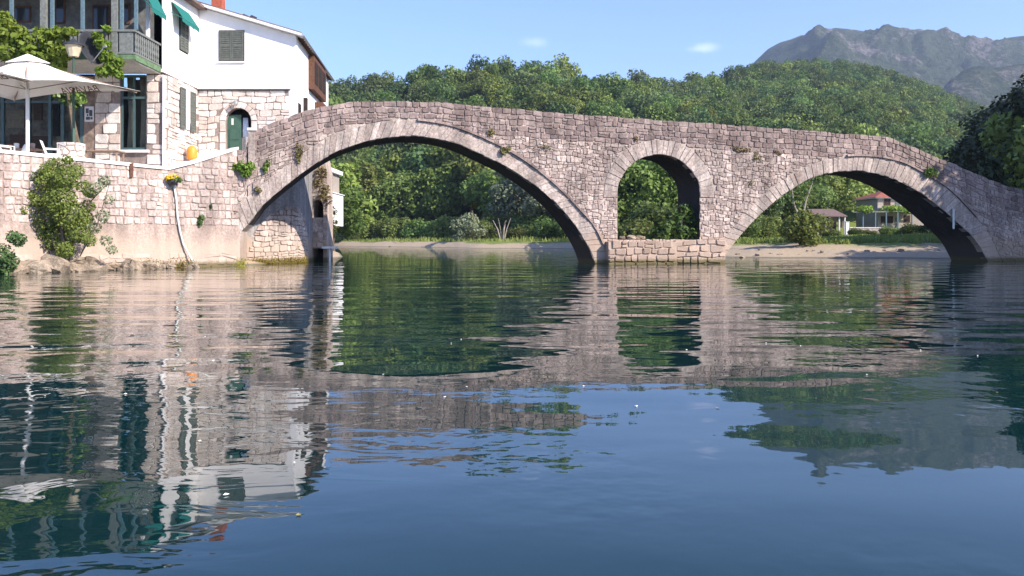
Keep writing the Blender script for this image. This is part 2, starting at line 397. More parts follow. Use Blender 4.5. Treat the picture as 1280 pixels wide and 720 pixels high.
def hgt(x, y):
    x = np.asarray(x, float); y = np.asarray(y, float)
    d1 = sdist(x, y, L1); d2 = sdist(x, y, L2)
    yy = np.maximum(y, 1.0); px = 640 + F * x / yy
    z1 = np.where(d1 > 0, np.minimum(d1 * np.interp(y, [75, 110], [.085, .8]), 1.0) + np.clip(d1 - 11.8, 0, 90) * 0.022, np.maximum(d1 * 0.25, -2.2))
    z1 = z1 + np.where((d1 > -1.5) & (d1 < 14), .10 * np.sin(x * .83 + .4 * y) * np.sin(y * .61 - x * .23) + .06 * np.sin(x * 2.3 + 1.7 * y), 0)
    z2 = np.where(d2 > 0, np.minimum(d2 * 0.30, 3.6), np.maximum(d2 * 0.5, -2.2))
    z = np.maximum(z1, z2)
    ridge = np.interp(px, RID_PX, RID_R); ys = np.interp(px, SKY_PX, SKY_Y)
    Hr = CH + (HZ - ys) / F * ridge - 7.5
    d0 = np.interp(px, [-2500, 300, 420, 700, 780, 900, 1300, 4000], [250, 230, 205, 160, 140, 135, 150, 150])
    t = (y - d0) / (ridge - d0)
    hill = Hr * np.where(t < 1, np.clip(t, 0, 1) ** 1.12, np.maximum(0.0, 1 - 0.35 * (t - 1)))
    und = 2.0 * np.sin(x * 0.045 + 1.3) * np.cos(y * 0.037) * np.clip(t, 0, 1)
    return np.where((t > 0) & (d1 > 0), np.maximum(z, hill + und + np.minimum(z, 2.5) * (1 - np.clip(t, 0, 1))), z)

def grid_mesh(name, mat, pxs, Ys, hf, rndf=None):
    PX, YY = np.meshgrid(np.array(pxs, float), np.array(Ys, float))
    XX = (PX - 640) / F * YY; ZZ = hf(XX, YY)
    nr, nc = PX.shape
    co = np.stack([XX, YY, ZZ], -1).reshape(-1, 3)
    idx = np.arange(nr * nc).reshape(nr, nc)
    q = np.stack([idx[:-1, :-1], idx[:-1, 1:], idx[1:, 1:], idx[1:, :-1]], -1).reshape(-1, 4)
    me = bpy.data.meshes.new(name); me.vertices.add(len(co)); me.vertices.foreach_set('co', co.ravel())
    me.loops.add(q.size); me.loops.foreach_set('vertex_index', q.ravel())
    me.polygons.add(len(q)); me.polygons.foreach_set('loop_start', np.arange(0, q.size, 4))
    me.update(calc_edges=True); me.polygons.foreach_set('use_smooth', [True] * len(q))
    if rndf is not None:
        a = me.attributes.new('rnd', 'FLOAT', 'POINT'); a.data.foreach_set('value', rndf(XX, YY, ZZ).ravel())
    me.materials.append(M[mat]); me.validate()
    o = bpy.data.objects.new(name, me); COL.objects.link(o); return o

pxs = list(np.linspace(-2400, -300, 30)) + list(np.arange(-280, 1600, 12)) + list(np.linspace(1640, 4000, 30))
Ysg = [8, 14, 20, 26] + list(np.arange(30, 72, 1.0)) + list(np.arange(72, 140, 2.5)) + list(np.geomspace(140, 700, 60)) + list(np.geomspace(740, 6000, 14))
tag(grid_mesh('ground', 'ground_soil', pxs, Ysg, hgt), kind='structure')

MSKY_PX = [700, 880, 932, 945, 960, 975, 990, 1003, 1012, 1025, 1045, 1070, 1090, 1120, 1150, 1175, 1200, 1225, 1240, 1260, 1280, 1340, 1450, 1700, 2400]
MSKY_Y = [230, 150, 88, 75, 61, 53, 49, 44, 46, 39, 36, 38, 41, 39, 36, 41, 50, 53, 53, 48, 45, 40, 60, 90, 120]
def fbm(x, y, s, seed, octv=5, ridged=True):
    out = np.zeros(x.shape); amp = 1.0; tot = 0
    flat = np.stack([x.ravel(), y.ravel()], -1)
    for o in range(octv):
        f = s * 2 ** o
        v = np.array([mnoise.noise(Vector((a * f + seed, b * f - seed, seed * 0.7 + o))) for a, b in flat]).reshape(x.shape)
        if ridged: v = 1 - 2 * np.abs(v)
        out += v * amp; tot += amp; amp *= 0.5
    return out / tot
def mount(x, y):
    px = 640 + F * x / y; Rm = 2200.0
    H = CH + (HZ - np.interp(px, MSKY_PX, MSKY_Y)) / F * Rm
    t = (y - 1150) / (Rm - 1150)
    prof = np.where(t < 1, np.clip(t, 0, 1) ** 0.9, 1 - 0.9 * (t - 1))
    nz = fbm(x, y, 0.0026, 11.3, 6) - 0.35
    edge = np.clip((px - 950) / 70, .0, 1)
    z = H * prof + edge * (nz - .12) * 190 * np.clip(t * 1.6, 0, 1) * np.clip(np.abs(1 - t) * 5, 0.07, 1)
    # a rocky spur that comes down towards the valley on the right
    yr = np.interp(px, [1150, 1176, 1190, 1205, 1225, 1250, 1290, 1400], [175, 122, 101, 90, 84, 82, 79, 70])
    Hs = CH + (HZ - yr) / F * 1450.0
    ts = (y - 1250) / 200.0
    sp = np.where(ts < 1, Hs * np.clip(ts, 0, 1) ** 0.8, Hs * (1 - 0.5 * (ts - 1)))
    sp = sp + nz * 45 * np.clip(ts, 0, 1)
    sp = np.where(px > 1140, sp, -1e3)
    return np.maximum(z, sp)
def mrock(x, y, z):
    return np.clip((z - 300) / 250, 0, 1) * 0.6 + 0.4 * np.clip(fbm(x, y, 0.004, 3.1, 3, False) + 0.3, 0, 1)
tag(grid_mesh('mountain', 'mountain_rock', np.concatenate([np.linspace(700, 900, 12), np.linspace(905, 1330, 150), np.linspace(1345, 2400, 26)]),
              np.concatenate([np.linspace(1150, 1600, 40), np.linspace(1615, 2300, 60), np.linspace(2350, 3000, 8)]), mount, mrock), kind='structure')

w = MB(); w.add([(-2500, -60, 0), (600, -60, 0), (600, 400, 0), (-2500, 400, 0)], [(0, 1, 2, 3)])
tag(w.build('water', 'river_water'), kind='structure')

# ------------------------------------------------------------------ foliage tools
def leaf_arrays(lobes, n, size, seed, shell=0.72, flat=0.0, rnd=None):
    """lobes: (cx,cy,cz, rx,ry,rz); returns vertices (4n,3) and per-leaf random"""
    g = np.random.default_rng(seed); L = np.array(lobes, float)
    wgt = (L[:, 3] * L[:, 4] + L[:, 4] * L[:, 5] + L[:, 3] * L[:, 5]); wgt /= wgt.sum()
    k = g.choice(len(L), n, p=wgt)
    d = g.normal(size=(n, 3)); d /= np.linalg.norm(d, axis=1)[:, None]
    r = shell + (1.05 - shell) * g.random(n) ** 0.7
    c = L[k, :3] + d * L[k, 3:] * r[:, None]
    nn = d * 0.75 + g.normal(size=(n, 3)) * 0.6 + np.array([0, 0, 0.35]); nn /= np.linalg.norm(nn, axis=1)[:, None]
    t = np.cross(nn, g.normal(size=(n, 3))); t /= np.linalg.norm(t, axis=1)[:, None]
    bt = np.cross(nn, t)
    s = size * (0.55 + 0.8 * g.random(n)); s2 = s * (0.5 + 0.35 * g.random(n))
    a, b2 = t * s[:, None], bt * s2[:, None]
    v = np.stack([c - a, c - b2 + nn * s[:, None] * .15, c + a, c + b2 + nn * s[:, None] * .15], 1).reshape(-1, 3)
    lr = g.random(len(L))[k] * 0.45 + g.random(n) * 0.55          # lobes differ a little in tone
    return v, lr
def quads_mesh(name, v, lr, mat, extra=None):
    """mesh from loose quads, with an optional MB (trunk) joined as second material"""
    nq = len(lr); nv = len(v)
    q = np.arange(nv)
    me = bpy.data.meshes.new(name)
    ev = np.array(extra.v, float) if extra else np.zeros((0, 3)); ef = extra.f if extra else []
    me.vertices.add(nv + len(ev)); me.vertices.foreach_set('co', np.concatenate([v, ev]).ravel())
    el = [i + nv for f in ef for i in f]; ls = [len(f) for f in ef]
    me.loops.add(nv + len(el)); me.loops.foreach_set('vertex_index', np.concatenate([q, np.array(el, int)]).astype(int))
    me.polygons.add(nq + len(ef))
    st = list(range(0, nv, 4)); p = nv
    for l in ls: st.append(p); p += l
    me.polygons.foreach_set('loop_start', st)
    me.update(calc_edges=True)
    a = me.attributes.new('rnd', 'FLOAT', 'FACE'); a.data.foreach_set('value', np.concatenate([lr, np.full(len(ef), .5)]))
    me.materials.append(M[mat])
    if extra:
        me.materials.append(M['bark']); me.polygons.foreach_set('material_index', [0] * nq + [1] * len(ef))
    me.validate(); return me
def crown_lobes(seed, n=16, cz=0.6, rx=0.34, rz=0.36, lo=0.13, hi=0.2):
    r = random.Random(seed); out = [(0, 0, cz, rx * .62, rx * .62, rz * .7)]
    for i in range(n):
        a = r.uniform(0, 2 * math.pi); e = math.asin(r.uniform(-0.75, 1)); q = r.uniform(0.55, 0.86)
        s = r.uniform(lo, hi)
        out.append((math.cos(a) * math.cos(e) * rx * q, math.sin(a) * math.cos(e) * rx * q, cz + math.sin(e) * rz * q, s, s, s * r.uniform(.7, 1)))
    return out
def trunk_mb(seed, h=0.5, r=0.022, limbs=5, reach=0.22):
    rr = random.Random(seed); b = MB()
    p = [Vector((0, 0, -0.03))]
    for i in range(4): p.append(p[-1] + Vector((rr.uniform(-.03, .03), rr.uniform(-.03, .03), (h + .03) / 4)))
    b.tube(p, [r * 1.25, r, r * .85, r * .7, r * .45], 7)
    for i in range(limbs):
        a = rr.uniform(0, 6.28); s = p[2].lerp(p[4], rr.random()); e = s + Vector((math.cos(a) * reach, math.sin(a) * reach, rr.uniform(.12, .3)))
        mid = s.lerp(e, .5) + Vector((0, 0, -.02)); b.tube([s, mid, e], [r * .5, r * .35, r * .12], 5)
    return b
def mesh_obj(name, me, loc=(0, 0, 0), parent=None):
    o = bpy.data.objects.new(name, me); COL.objects.link(o); o.location = loc
    if parent is not None: o.parent = parent
    return o

# distant trees: one mesh each, unit height
FAR = []
for i in range(7):
    lob = crown_lobes(100 + i, 15, 0.55, [.36, .40, .33, .38, .30, .42, .36][i], [.38, .34, .42, .36, .44, .33, .40][i])
    v, lr = leaf_arrays(lob, 1500, 0.034, 200 + i)
    FAR.append(quads_mesh('broadleaf_tree', v, lr, ['leaf_broad', 'leaf_dark', 'leaf_broad', 'leaf_light', 'leaf_dark', 'leaf_broad', 'leaf_light'][i], trunk_mb(i, .45, .022)))
FARX = []      # lighter versions for the wood that covers the slopes
for i in range(6):
    lob = crown_lobes(140 + i, 11, 0.5, [.40, .44, .38, .46, .42, .40][i], [.42, .38, .44, .36, .40, .42][i], .15, .24)
    v, lr = leaf_arrays(lob, 1000, 0.040, 240 + i)
    FARX.append(quads_mesh('wood_tree', v, lr, ['leaf_broad', 'leaf_dark', 'leaf_broad', 'leaf_light', 'leaf_broad', 'leaf_dark'][i]))

def ground_z(x, y): return float(hgt(np.array([x]), np.array([y]))[0])
G = np.random.default_rng(5)

# the wood on the slopes, one mass
pts = []; scl = []; taken = {}
cand = []
for (pa, pb, ya, yb, cnt, smin, smax) in ((-150, 860, 185, 372, 1500, 8, 13), (820, 1420, 170, 700, 5200, 6, 12), (860, 1400, 560, 680, 1200, 6, 10), (-1200, -150, 230, 440, 350, 9, 14), (1420, 2400, 160, 600, 500, 8, 13)):
    px = G.uniform(pa, pb, cnt); yv = np.sqrt(G.uniform(ya ** 2, yb ** 2, cnt))
    cand.append(np.stack([(px - 640) / F * yv, yv, G.uniform(smin, smax, cnt)], -1))
cand = np.concatenate(cand)
zz = hgt(cand[:, 0], cand[:, 1]); d1 = sdist(cand[:, 0], cand[:, 1], L1)
pxc = 640 + F * cand[:, 0] / cand[:, 1]
ok = (d1 > 14) & (zz > 4.0)
cand = np.concatenate([cand, zz[:, None]], 1)[ok]
cell = {}
keep = []
for i, (x, y, s, z) in enumerate(cand):
    k = (int(x // 6.2), int(y // 6.2))
    if k in cell: continue
    cell[k] = 1; keep.append(i)
cand = cand[keep]
# trees of the nearer hill that can be told apart above the parapet and through the arches become things of their own
pxc = 640 + F * cand[:, 0] / cand[:, 1]; pyt = HZ - F * (cand[:, 3] + cand[:, 2] - CH) / cand[:, 1]
sel = (pxc > 395) & (pxc < 900) & (cand[:, 1] < 380) & (pyt < 140)
order = np.argsort(-(cand[:, 2] / cand[:, 1]) * sel)
ind = set(order[:int(min(150, sel.sum()))].tolist())
hill_group = 'trees of the wooded hill behind the bridge'
for i in sorted(ind):
    x, y, s, z = cand[i]
    fk = R.randrange(7); o = mesh_obj('broadleaf_tree', FAR[fk], (x, y, z - 0.3))
    o.scale = (s * R.uniform(.95, 1.35), s * R.uniform(.95, 1.35), s * R.uniform(1.0, 1.35)); o.rotation_euler.z = R.uniform(0, 6.28)
    tag(o, '%s tree in the wood on the hill above the parapet' % ['mid green round-crowned', 'dark green spreading', 'mid green tall-crowned', 'yellow green round-crowned', 'dark green narrow', 'mid green broad-crowned', 'yellow green bushy'][fk], 'tree', hill_group)
rest = np.array([c for i, c in enumerate(cand) if i not in ind])

def forest(name, arr, protos, label, cat):
    pc = bpy.data.collections.new(name + '_kinds')
    for k, me in enumerate(protos):
        o = bpy.data.objects.new('tree_kind', me); pc.objects.link(o)
    me = bpy.data.meshes.new(name); me.from_pydata([(a[0], a[1], a[3] - 0.4) for a in arr], [], [])
    at = me.attributes.new('size', 'FLOAT', 'POINT'); at.data.foreach_set('value', [float(a[2]) for a in arr])
    o = bpy.data.objects.new(name, me); COL.objects.link(o)
    ng = bpy.data.node_groups.new(name, 'GeometryNodeTree')
    ng.interface.new_socket('Geometry', in_out='INPUT', socket_type='NodeSocketGeometry'); ng.interface.new_socket('Geometry', in_out='OUTPUT', socket_type='NodeSocketGeometry')
    gi = ng.nodes.new('NodeGroupInput'); go = ng.nodes.new('NodeGroupOutput')
    ip = ng.nodes.new('GeometryNodeInstanceOnPoints'); ci = ng.nodes.new('GeometryNodeCollectionInfo')
    ci.inputs['Collection'].default_value = pc; ci.inputs['Separate Children'].default_value = True; ci.inputs['Reset Children'].default_value = True
    ip.inputs['Pick Instance'].default_value = True
    na = ng.nodes.new('GeometryNodeInputNamedAttribute'); na.data_type = 'FLOAT'; na.inputs['Name'].default_value = 'size'
    rv = ng.nodes.new('FunctionNodeRandomValue'); rv.data_type = 'FLOAT_VECTOR'; rv.inputs[0].default_value = (0, 0, 0); rv.inputs[1].default_value = (0.1, 0.1, 6.28)
    rs = ng.nodes.new('FunctionNodeRandomValue'); rs.data_type = 'FLOAT_VECTOR'; rs.inputs[0].default_value = (.85, .85, .8); rs.inputs[1].default_value = (1.25, 1.25, 1.3); rs.inputs['Seed'].default_value = 3
    sc = ng.nodes.new('ShaderNodeVectorMath'); sc.operation = 'SCALE'
    Lk = ng.links.new
    Lk(gi.outputs[0], ip.inputs['Points']); Lk(ci.outputs[0], ip.inputs['Instance'])
    Lk(rs.outputs[0], sc.inputs[0]); Lk(na.outputs[0], sc.inputs['Scale']); Lk(sc.outputs[0], ip.inputs['Scale'])
    try: Lk(rv.outputs[0], ip.inputs['Rotation'])
    except Exception: pass
    Lk(ip.outputs[0], go.inputs[0])
    md = o.modifiers.new('scatter', 'NODES'); md.node_group = ng
    return tag(o, label, cat, kind='stuff')
forest('forest', rest, FARX, 'dense green wood covering the hillsides behind the bridge', 'forest')
#--BRIDGE--
# ------------------------------------------------------------------ masonry tools
def clip(poly, a, b, c):
    out = []; n = len(poly)
    for i in range(n):
        p, q = poly[i], poly[(i + 1) % n]
        dp = a * p[0] + b * p[1] - c; dq = a * q[0] + b * q[1] - c
        if dp <= 0: out.append(p)
        if (dp < 0 < dq) or (dq < 0 < dp):
            t = dp / (dp - dq); out.append((p[0] + (q[0] - p[0]) * t, p[1] + (q[1] - p[1]) * t))
    return out
def voro(seeds, ky, inset, bounds=(), half=0.9):
    """irregular stones round the seeds: anisotropic Voronoi cells shrunk by the joint and clipped at the boundaries"""
    S = np.array(seeds, float); T = S * np.array([1, ky]); n = len(S); cells = []
    segs = []
    for pl in bounds:
        A = np.array(pl[:-1], float); B = np.array(pl[1:], float); segs.append((A, B))
    for i in range(n):
        d = ((T - T[i]) ** 2).sum(1); k = min(22, n - 1)
        nb = np.argpartition(d, k)[:k + 1]
        sx, sy = S[i]
        poly = [(sx - half, sy - half), (sx + half, sy - half), (sx + half, sy + half), (sx - half, sy + half)]
        for j in nb[np.argsort(d[nb])]:
            if j == i: continue
            a = S[j, 0] - sx; b = (S[j, 1] - sy) * ky * ky; L = math.hypot(a, b)
            if L < 1e-6: continue
            c = a * (S[j, 0] + sx) / 2 + b * (S[j, 1] + sy) / 2 - inset * L
            poly = clip(poly, a, b, c)
            if len(poly) < 3: break
        if len(poly) < 3: continue
        for A, B in segs:
            E = B - A; t = np.clip(((S[i] - A) * E).sum(1) / (E ** 2).sum(1), 0, 1)
            q = A + E * t[:, None]; dd = ((S[i] - q) ** 2).sum(1); m_ = int(dd.argmin())
            if dd[m_] > 1.2: continue
            e = E[m_]; nx, ny = e[1], -e[0]; L = math.hypot(nx, ny); nx /= L; ny /= L
            s0 = nx * (sx - A[m_, 0]) + ny * (sy - A[m_, 1])
            if s0 > 0: nx, ny = -nx, -ny
            poly = clip(poly, nx, ny, nx * A[m_, 0] + ny * A[m_, 1] - inset * .6)
            if len(poly) < 3: break
        if len(poly) < 3: continue
        # drop slivers
        ar = 0.5 * abs(sum(poly[k][0] * poly[(k + 1) % len(poly)][1] - poly[(k + 1) % len(poly)][0] * poly[k][1] for k in range(len(poly))))
        pp = [poly[0]]
        for p in poly[1:]:
            if math.hypot(p[0] - pp[-1][0], p[1] - pp[-1][1]) > 0.035: pp.append(p)
        if len(pp) > 3 and math.hypot(pp[0][0] - pp[-1][0], pp[0][1] - pp[-1][1]) < 0.035: pp.pop()
        if len(pp) < 3 or ar < 0.008: continue
        cells.append((ar, pp, i))
    return cells
def clip_bounds(c, poly, segs, inset):
    c = np.array(c)
    for A, B in segs:
        E = B - A; t = np.clip(((c - A) * E).sum(1) / (E ** 2).sum(1), 0, 1)
        q = A + E * t[:, None]; dd = ((c - q) ** 2).sum(1); m_ = int(dd.argmin())
        if dd[m_] > 1.2: continue
        e = E[m_]; nx, ny = e[1], -e[0]; L_ = math.hypot(nx, ny); nx /= L_; ny /= L_
        if nx * (c[0] - A[m_, 0]) + ny * (c[1] - A[m_, 1]) > 0: nx, ny = -nx, -ny
        poly = clip(poly, nx, ny, nx * A[m_, 0] + ny * A[m_, 1] - inset)
        if len(poly) < 3: return []
    return poly
def courses(u0, u1, line, nrows, wmin, wmax, inset, bounds=(), no=None, wav=.03, split=.12, seed=1):
    """squared rubble in courses: line(k, u) is the height of the k-th bed joint"""
    r = random.Random(seed); out = []
    segs = [(np.array(pl[:-1], float), np.array(pl[1:], float)) for pl in bounds]
    def bed(k, u): return line(k, u) + wav * mnoise.noise(Vector((u * 1.7, k * 3.1, seed))) * 1.6
    idx = 0
    for k in range(nrows):
        u = u0 + r.uniform(-.3, 0)
        while u < u1:
            w_ = r.uniform(wmin, wmax); a, b = u, u + w_
            parts = [(0, 1)] if r.random() > split else [(0, .5), (.5, 1)]
            for f0, f1 in parts:
                def pt(uu, f): 
                    lo, hi = bed(k, uu), bed(k + 1, uu); return (uu, lo + (hi - lo) * f)
                ja, jb = r.uniform(-.03, .03), r.uniform(-.03, .03); i_ = inset
                lo_a, lo_b, hi_b, hi_a = pt(a + i_ + ja * .5, f0), pt(b - i_ + jb * .5, f0), pt(b - i_ - jb * .5, f1), pt(a + i_ - ja * .5, f1)
                sg = 1 if hi_a[1] > lo_a[1] else -1
                poly = [(lo_a[0], lo_a[1] + sg * i_), (lo_b[0], lo_b[1] + sg * i_), (hi_b[0], hi_b[1] - sg * i_), (hi_a[0], hi_a[1] - sg * i_)]
                # knock the corners about
                q = []
                for m_ in range(4):
                    p, nx = poly[m_], poly[(m_ + 1) % 4]; pv = poly[m_ - 1]; cut = r.uniform(0, .22)
                    if cut > .07:
                        q.append((p[0] + (pv[0] - p[0]) * cut * .6, p[1] + (pv[1] - p[1]) * cut)); q.append((p[0] + (nx[0] - p[0]) * cut * .6, p[1] + (nx[1] - p[1]) * cut))
                    else: q.append(p)
                poly = q; c = (sum(p[0] for p in poly) / len(poly), sum(p[1] for p in poly) / len(poly))
                if no and no(c): continue
                poly = clip_bounds(c, poly, segs, inset * .6)
                if len(poly) < 3: continue
                ar = 0.5 * abs(sum(poly[m_][0] * poly[(m_ + 1) % len(poly)][1] - poly[(m_ + 1) % len(poly)][0] * poly[m_][1] for m_ in range(len(poly))))
                if ar < .006: continue
                out.append((ar, poly, idx, c, k)); idx += 1
            u = b
    return out
def stone(mb, poly, mp, d, bev=0.025, tilt=0.02, back=-0.04, r=None, m=0):
    n = len(poly); cx = sum(p[0] for p in poly) / n; cy = sum(p[1] for p in poly) / n
    ar = sum(poly[k][0] * poly[(k + 1) % n][1] - poly[(k + 1) % n][0] * poly[k][1] for k in range(n))
    if ar < 0: poly = poly[::-1]
    tx, ty = R.uniform(-tilt, tilt), R.uniform(-tilt, tilt)
    rad = max(0.08, max(math.hypot(p[0] - cx, p[1] - cy) for p in poly))
    f = max(0.45, 1 - bev / rad * 1.6)
    def jit(): return R.uniform(-.012, .012)
    a = [mp(p[0], p[1], back) for p in poly]
    b = [mp(p[0] + jit(), p[1] + jit(), d - bev * 1.1 + (p[0] - cx) * tx + (p[1] - cy) * ty) for p in poly]
    c = [mp(cx + (p[0] - cx) * f + jit(), cy + (p[1] - cy) * f + jit(), d + (p[0] - cx) * tx * 1.5 + (p[1] - cy) * ty * 1.5 + R.uniform(-.006, .006)) for p in poly]
    fs = [(i, (i + 1) % n, n + (i + 1) % n, n + i) for i in range(n)] + [(n + i, n + (i + 1) % n, 2 * n + (i + 1) % n, 2 * n + i) for i in range(n)] + [tuple(range(2 * n, 3 * n))]
    mb.add(a + b + c, fs, r=r, m=m)
def lay_stones(parent, cells, mp, mats, pick, dep, keep=300, name='stone', bev=0.025, tilt=0.04, rest='small_stones'):
    """the largest stones as parts of their own, what is left as one part"""
    cells = sorted(cells, key=lambda c: -c[0]); mbr = MB(); cnt = 0
    for ar, poly, i in cells:
        mi = pick(i)
        if cnt < keep:
            b = MB(); stone(b, poly, mp, dep(i), bev, tilt); b.build(name, mats[mi], parent); cnt += 1
        else: stone(mbr, poly, mp, dep(i), bev, tilt, m=mi)
    if mbr.v:
        o = mbr.build(rest, list(mats), parent); tag(o, kind='stuff')
def smooth_curve(pts, n):
    pts = [Vector((p[0], p[1])) for p in pts]; out = []
    P_ = [pts[0] * 2 - pts[1]] + pts + [pts[-1] * 2 - pts[-2]]
    for i in range(1, len(P_) - 2):
        for k in range(8):
            t = k / 8; a, b, c, d = P_[i - 1], P_[i], P_[i + 1], P_[i + 2]
            out.append(0.5 * ((2 * b) + (c - a) * t + (2 * a - 5 * b + 4 * c - d) * t * t + (3 * b - a - 3 * c + d) * t ** 3))
    out.append(pts[-1])
    L = [0]
    for i in range(1, len(out)): L.append(L[-1] + (out[i] - out[i - 1]).length)
    q = np.linspace(0, L[-1], n)
    return np.stack([np.interp(q, L, [p.x for p in out]), np.interp(q, L, [p.y for p in out])], -1)

# ------------------------------------------------------------------ the bridge
TH = math.radians(12); BC, BS = math.cos(TH), math.sin(TH); BD = 44.0; BW = 3.0
def bp(px, py):
    r = (px - 640) / F; s = BD * r / (BC - r * BS); Z = BD + s * BS
    return (s, CH + (HZ - py) / F * Z)
def W(s, t, z): return Vector((s * BC - t * BS, BD + s * BS + t * BC, z))
def bmap(s, z, w): return W(s, -w, z)
big_in = smooth_curve([bp(*p) for p in [(300, 291), (315, 274), (330, 255), (361, 229), (392, 206), (422, 189), (453, 178), (483, 172), (514, 170), (545, 173), (572, 180), (604, 194), (636, 210), (668, 231), (700, 259), (722, 286), (737, 312), (744.5, 333)]], 160)
big_ex = smooth_curve([bp(*p) for p in [(289, 266), (300, 253), (330, 228), (361, 205), (392, 182), (422, 165), (453, 156), (483, 150.5), (514, 149.5), (545, 153), (572, 159.5), (604, 172), (636, 188), (668, 209), (700, 236), (722, 259), (745, 286), (766, 333)]], 160)
rt_in = smooth_curve([bp(*p) for p in [(901, 333), (909, 316), (918, 304), (938, 280.5), (959, 260), (977, 245), (998, 231.5), (1018, 221), (1048, 214.5), (1078, 214), (1108, 220.5), (1137, 233), (1167, 252.5), (1197, 278), (1221, 302), (1238, 333)]], 130)
rt_ex = smooth_curve([bp(*p) for p in [(882, 333), (892, 316), (901, 303), (923, 276), (947, 251), (968, 232), (990, 218), (1018, 204), (1048, 196), (1078, 194.5), (1108, 197.5), (1137, 206.5), (1182, 233), (1206, 255.5), (1235, 290), (1256, 333)]], 130)
sm_in = smooth_curve([bp(*p) for p in [(772, 247), (773, 232), (778, 220), (788, 207), (803, 197), (823, 193), (842, 196), (857, 206), (869, 219.5), (874, 232), (875, 247)]], 60)
sm_ex = smooth_curve([bp(*p) for p in [(754, 247), (756, 228), (762, 212), (774, 194), (795, 180), (823, 174.5), (851, 179), (871, 192), (884, 210), (891, 227), (893, 247)]], 60)
TOP = np.array([bp(*p) for p in [(296, 170), (318, 164), (320, 162.5), (345, 151), (375, 140), (400, 133), (430, 128), (480, 126), (540, 127), (600, 132), (700, 141), (800, 148), (900, 155), (1000, 162), (1110, 171), (1135, 180), (1170, 196), (1200, 208), (1235, 223), (1260, 232), (1300, 244), (1345, 252), (1420, 262)]])
def top(s): return np.interp(s, TOP[:, 0], TOP[:, 1]) + 0.025 * np.sin(np.asarray(s) * 2.1) * np.cos(np.asarray(s) * 0.83)
S0, S1 = bp(318, 200)[0], 40.0
sill = bp(823, 299)[1]
SL = bp(297, 250)[0]
def btop(s): return np.where(np.asarray(s) < S0 - .35, np.minimum(top(s), 5.62), top(s))

bridge = thing('stone_bridge', W(8, 1.5, 0), 'old humpbacked grey stone bridge of three unequal arches across the river', 'bridge')
core = MB(); CF = 0.04
def strip(ss, lo, hi, t0, t1, mlo=0):
    n = len(ss); vs = []
    for i in range(n):
        for t in (t0, t1):
            vs.append(W(ss[i], t, lo[i])); vs.append(W(ss[i], t, hi[i]))
    f0, f1, f2 = [], [], []
    for i in range(n - 1):
        a = 4 * i; b = a + 4
        f0 += [(a, b, b + 1, a + 1), (a + 2, a + 3, b + 3, b + 2), (a + 1, b + 1, b + 3, a + 3)]
        f1 += [(a, a + 2, b + 2, b)]
    f1 += [(0, 1, 3, 2), (4 * n - 4, 4 * n - 2, 4 * n - 1, 4 * n - 3)]
    b0 = len(core.v); core.v += [tuple(p) for p in vs]
    for fs, mm in ((f0, 0), (f1, mlo)):
        for f in fs: core.f.append([i + b0 for i in f]); core.r.append(0.5); core.m.append(mm)
def solid(sa, sb, lof, mlo=1, n=None, hif=None):
    n = n or max(3, int((sb - sa) / 0.35)); ss = np.linspace(sa, sb, n)
    lo = [float(lof(s)) for s in ss]
    if hif is not None: strip(ss, lo, [float(hif(s)) for s in ss], CF, BW, mlo); return
    deck = [float(top(s)) - 0.95 for s in ss]; tp = [float(top(s)) - 0.05 for s in ss]
    strip(ss, lo, [max(d, l + .25) for d, l in zip(deck, lo)], CF, BW, mlo)
    strip(ss, [max(d, l + .25) for d, l in zip(deck, lo)], tp, CF, CF + .42)
    strip(ss, [max(d, l + .25) for d, l in zip(deck, lo)], tp, BW - .42, BW)
bi = lambda c: (lambda s: np.interp(s, c[:, 0], c[:, 1]))
def fine(c): return c[:, 0]
def arch(c, under=None):
    ss = np.maximum.accumulate(c[:, 0] + np.arange(len(c)) * 1e-5); lo = c[:, 1]
    deck = top(ss) - .95; tp = top(ss) - .05; mid = np.maximum(deck, lo + .25)
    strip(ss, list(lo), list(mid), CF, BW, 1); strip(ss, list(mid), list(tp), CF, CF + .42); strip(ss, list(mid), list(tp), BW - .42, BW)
A0, A1 = big_in[0, 0], big_in[-1, 0]; B0, B1 = sm_in[0, 0], sm_in[-1, 0]; C0, C1 = rt_in[0, 0], rt_in[-1, 0]
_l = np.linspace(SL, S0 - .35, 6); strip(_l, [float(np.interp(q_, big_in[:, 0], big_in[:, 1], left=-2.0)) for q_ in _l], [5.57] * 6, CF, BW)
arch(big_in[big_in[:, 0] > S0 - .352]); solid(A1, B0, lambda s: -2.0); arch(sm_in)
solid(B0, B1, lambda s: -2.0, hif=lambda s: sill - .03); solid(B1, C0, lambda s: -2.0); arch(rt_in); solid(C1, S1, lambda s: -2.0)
core.build('masonry_core', ['bridge_core', 'soffit_shade_stone'], bridge)
dk = MB(); ss = np.linspace(S0 - 1.2, S1, 60)
for a, b_ in zip(ss[:-1], ss[1:]):
    dk.add([W(a, CF + .42, float(top(a)) - .946), W(b_, CF + .42, float(top(b_)) - .946), W(b_, BW - .42, float(top(b_)) - .946), W(a, BW - .42, float(top(a)) - .946)], [(0, 1, 2, 3)])
dk.build('deck', 'coping', bridge)

def inpoly(p, poly):
    x, y = p; c = False; n = len(poly)
    for i in range(n):
        ax, ay = poly[i]; bx, by = poly[(i + 1) % n]
        if (ay > y) != (by > y) and x < (bx - ax) * (y - ay) / (by - ay) + ax: c = not c
    return c
def closed(c, z=-1): return [tuple(p) for p in c] + [(c[-1][0], z), (c[0][0], z)]
holes = [closed(big_ex), closed(rt_ex), closed(sm_ex, sill - .02)]
jambL = [(sm_ex[0, 0], sm_ex[0, 1]), (sm_ex[0, 0], sill)]; jambR = [(sm_ex[-1, 0], sm_ex[-1, 1]), (sm_ex[-1, 0], sill)]
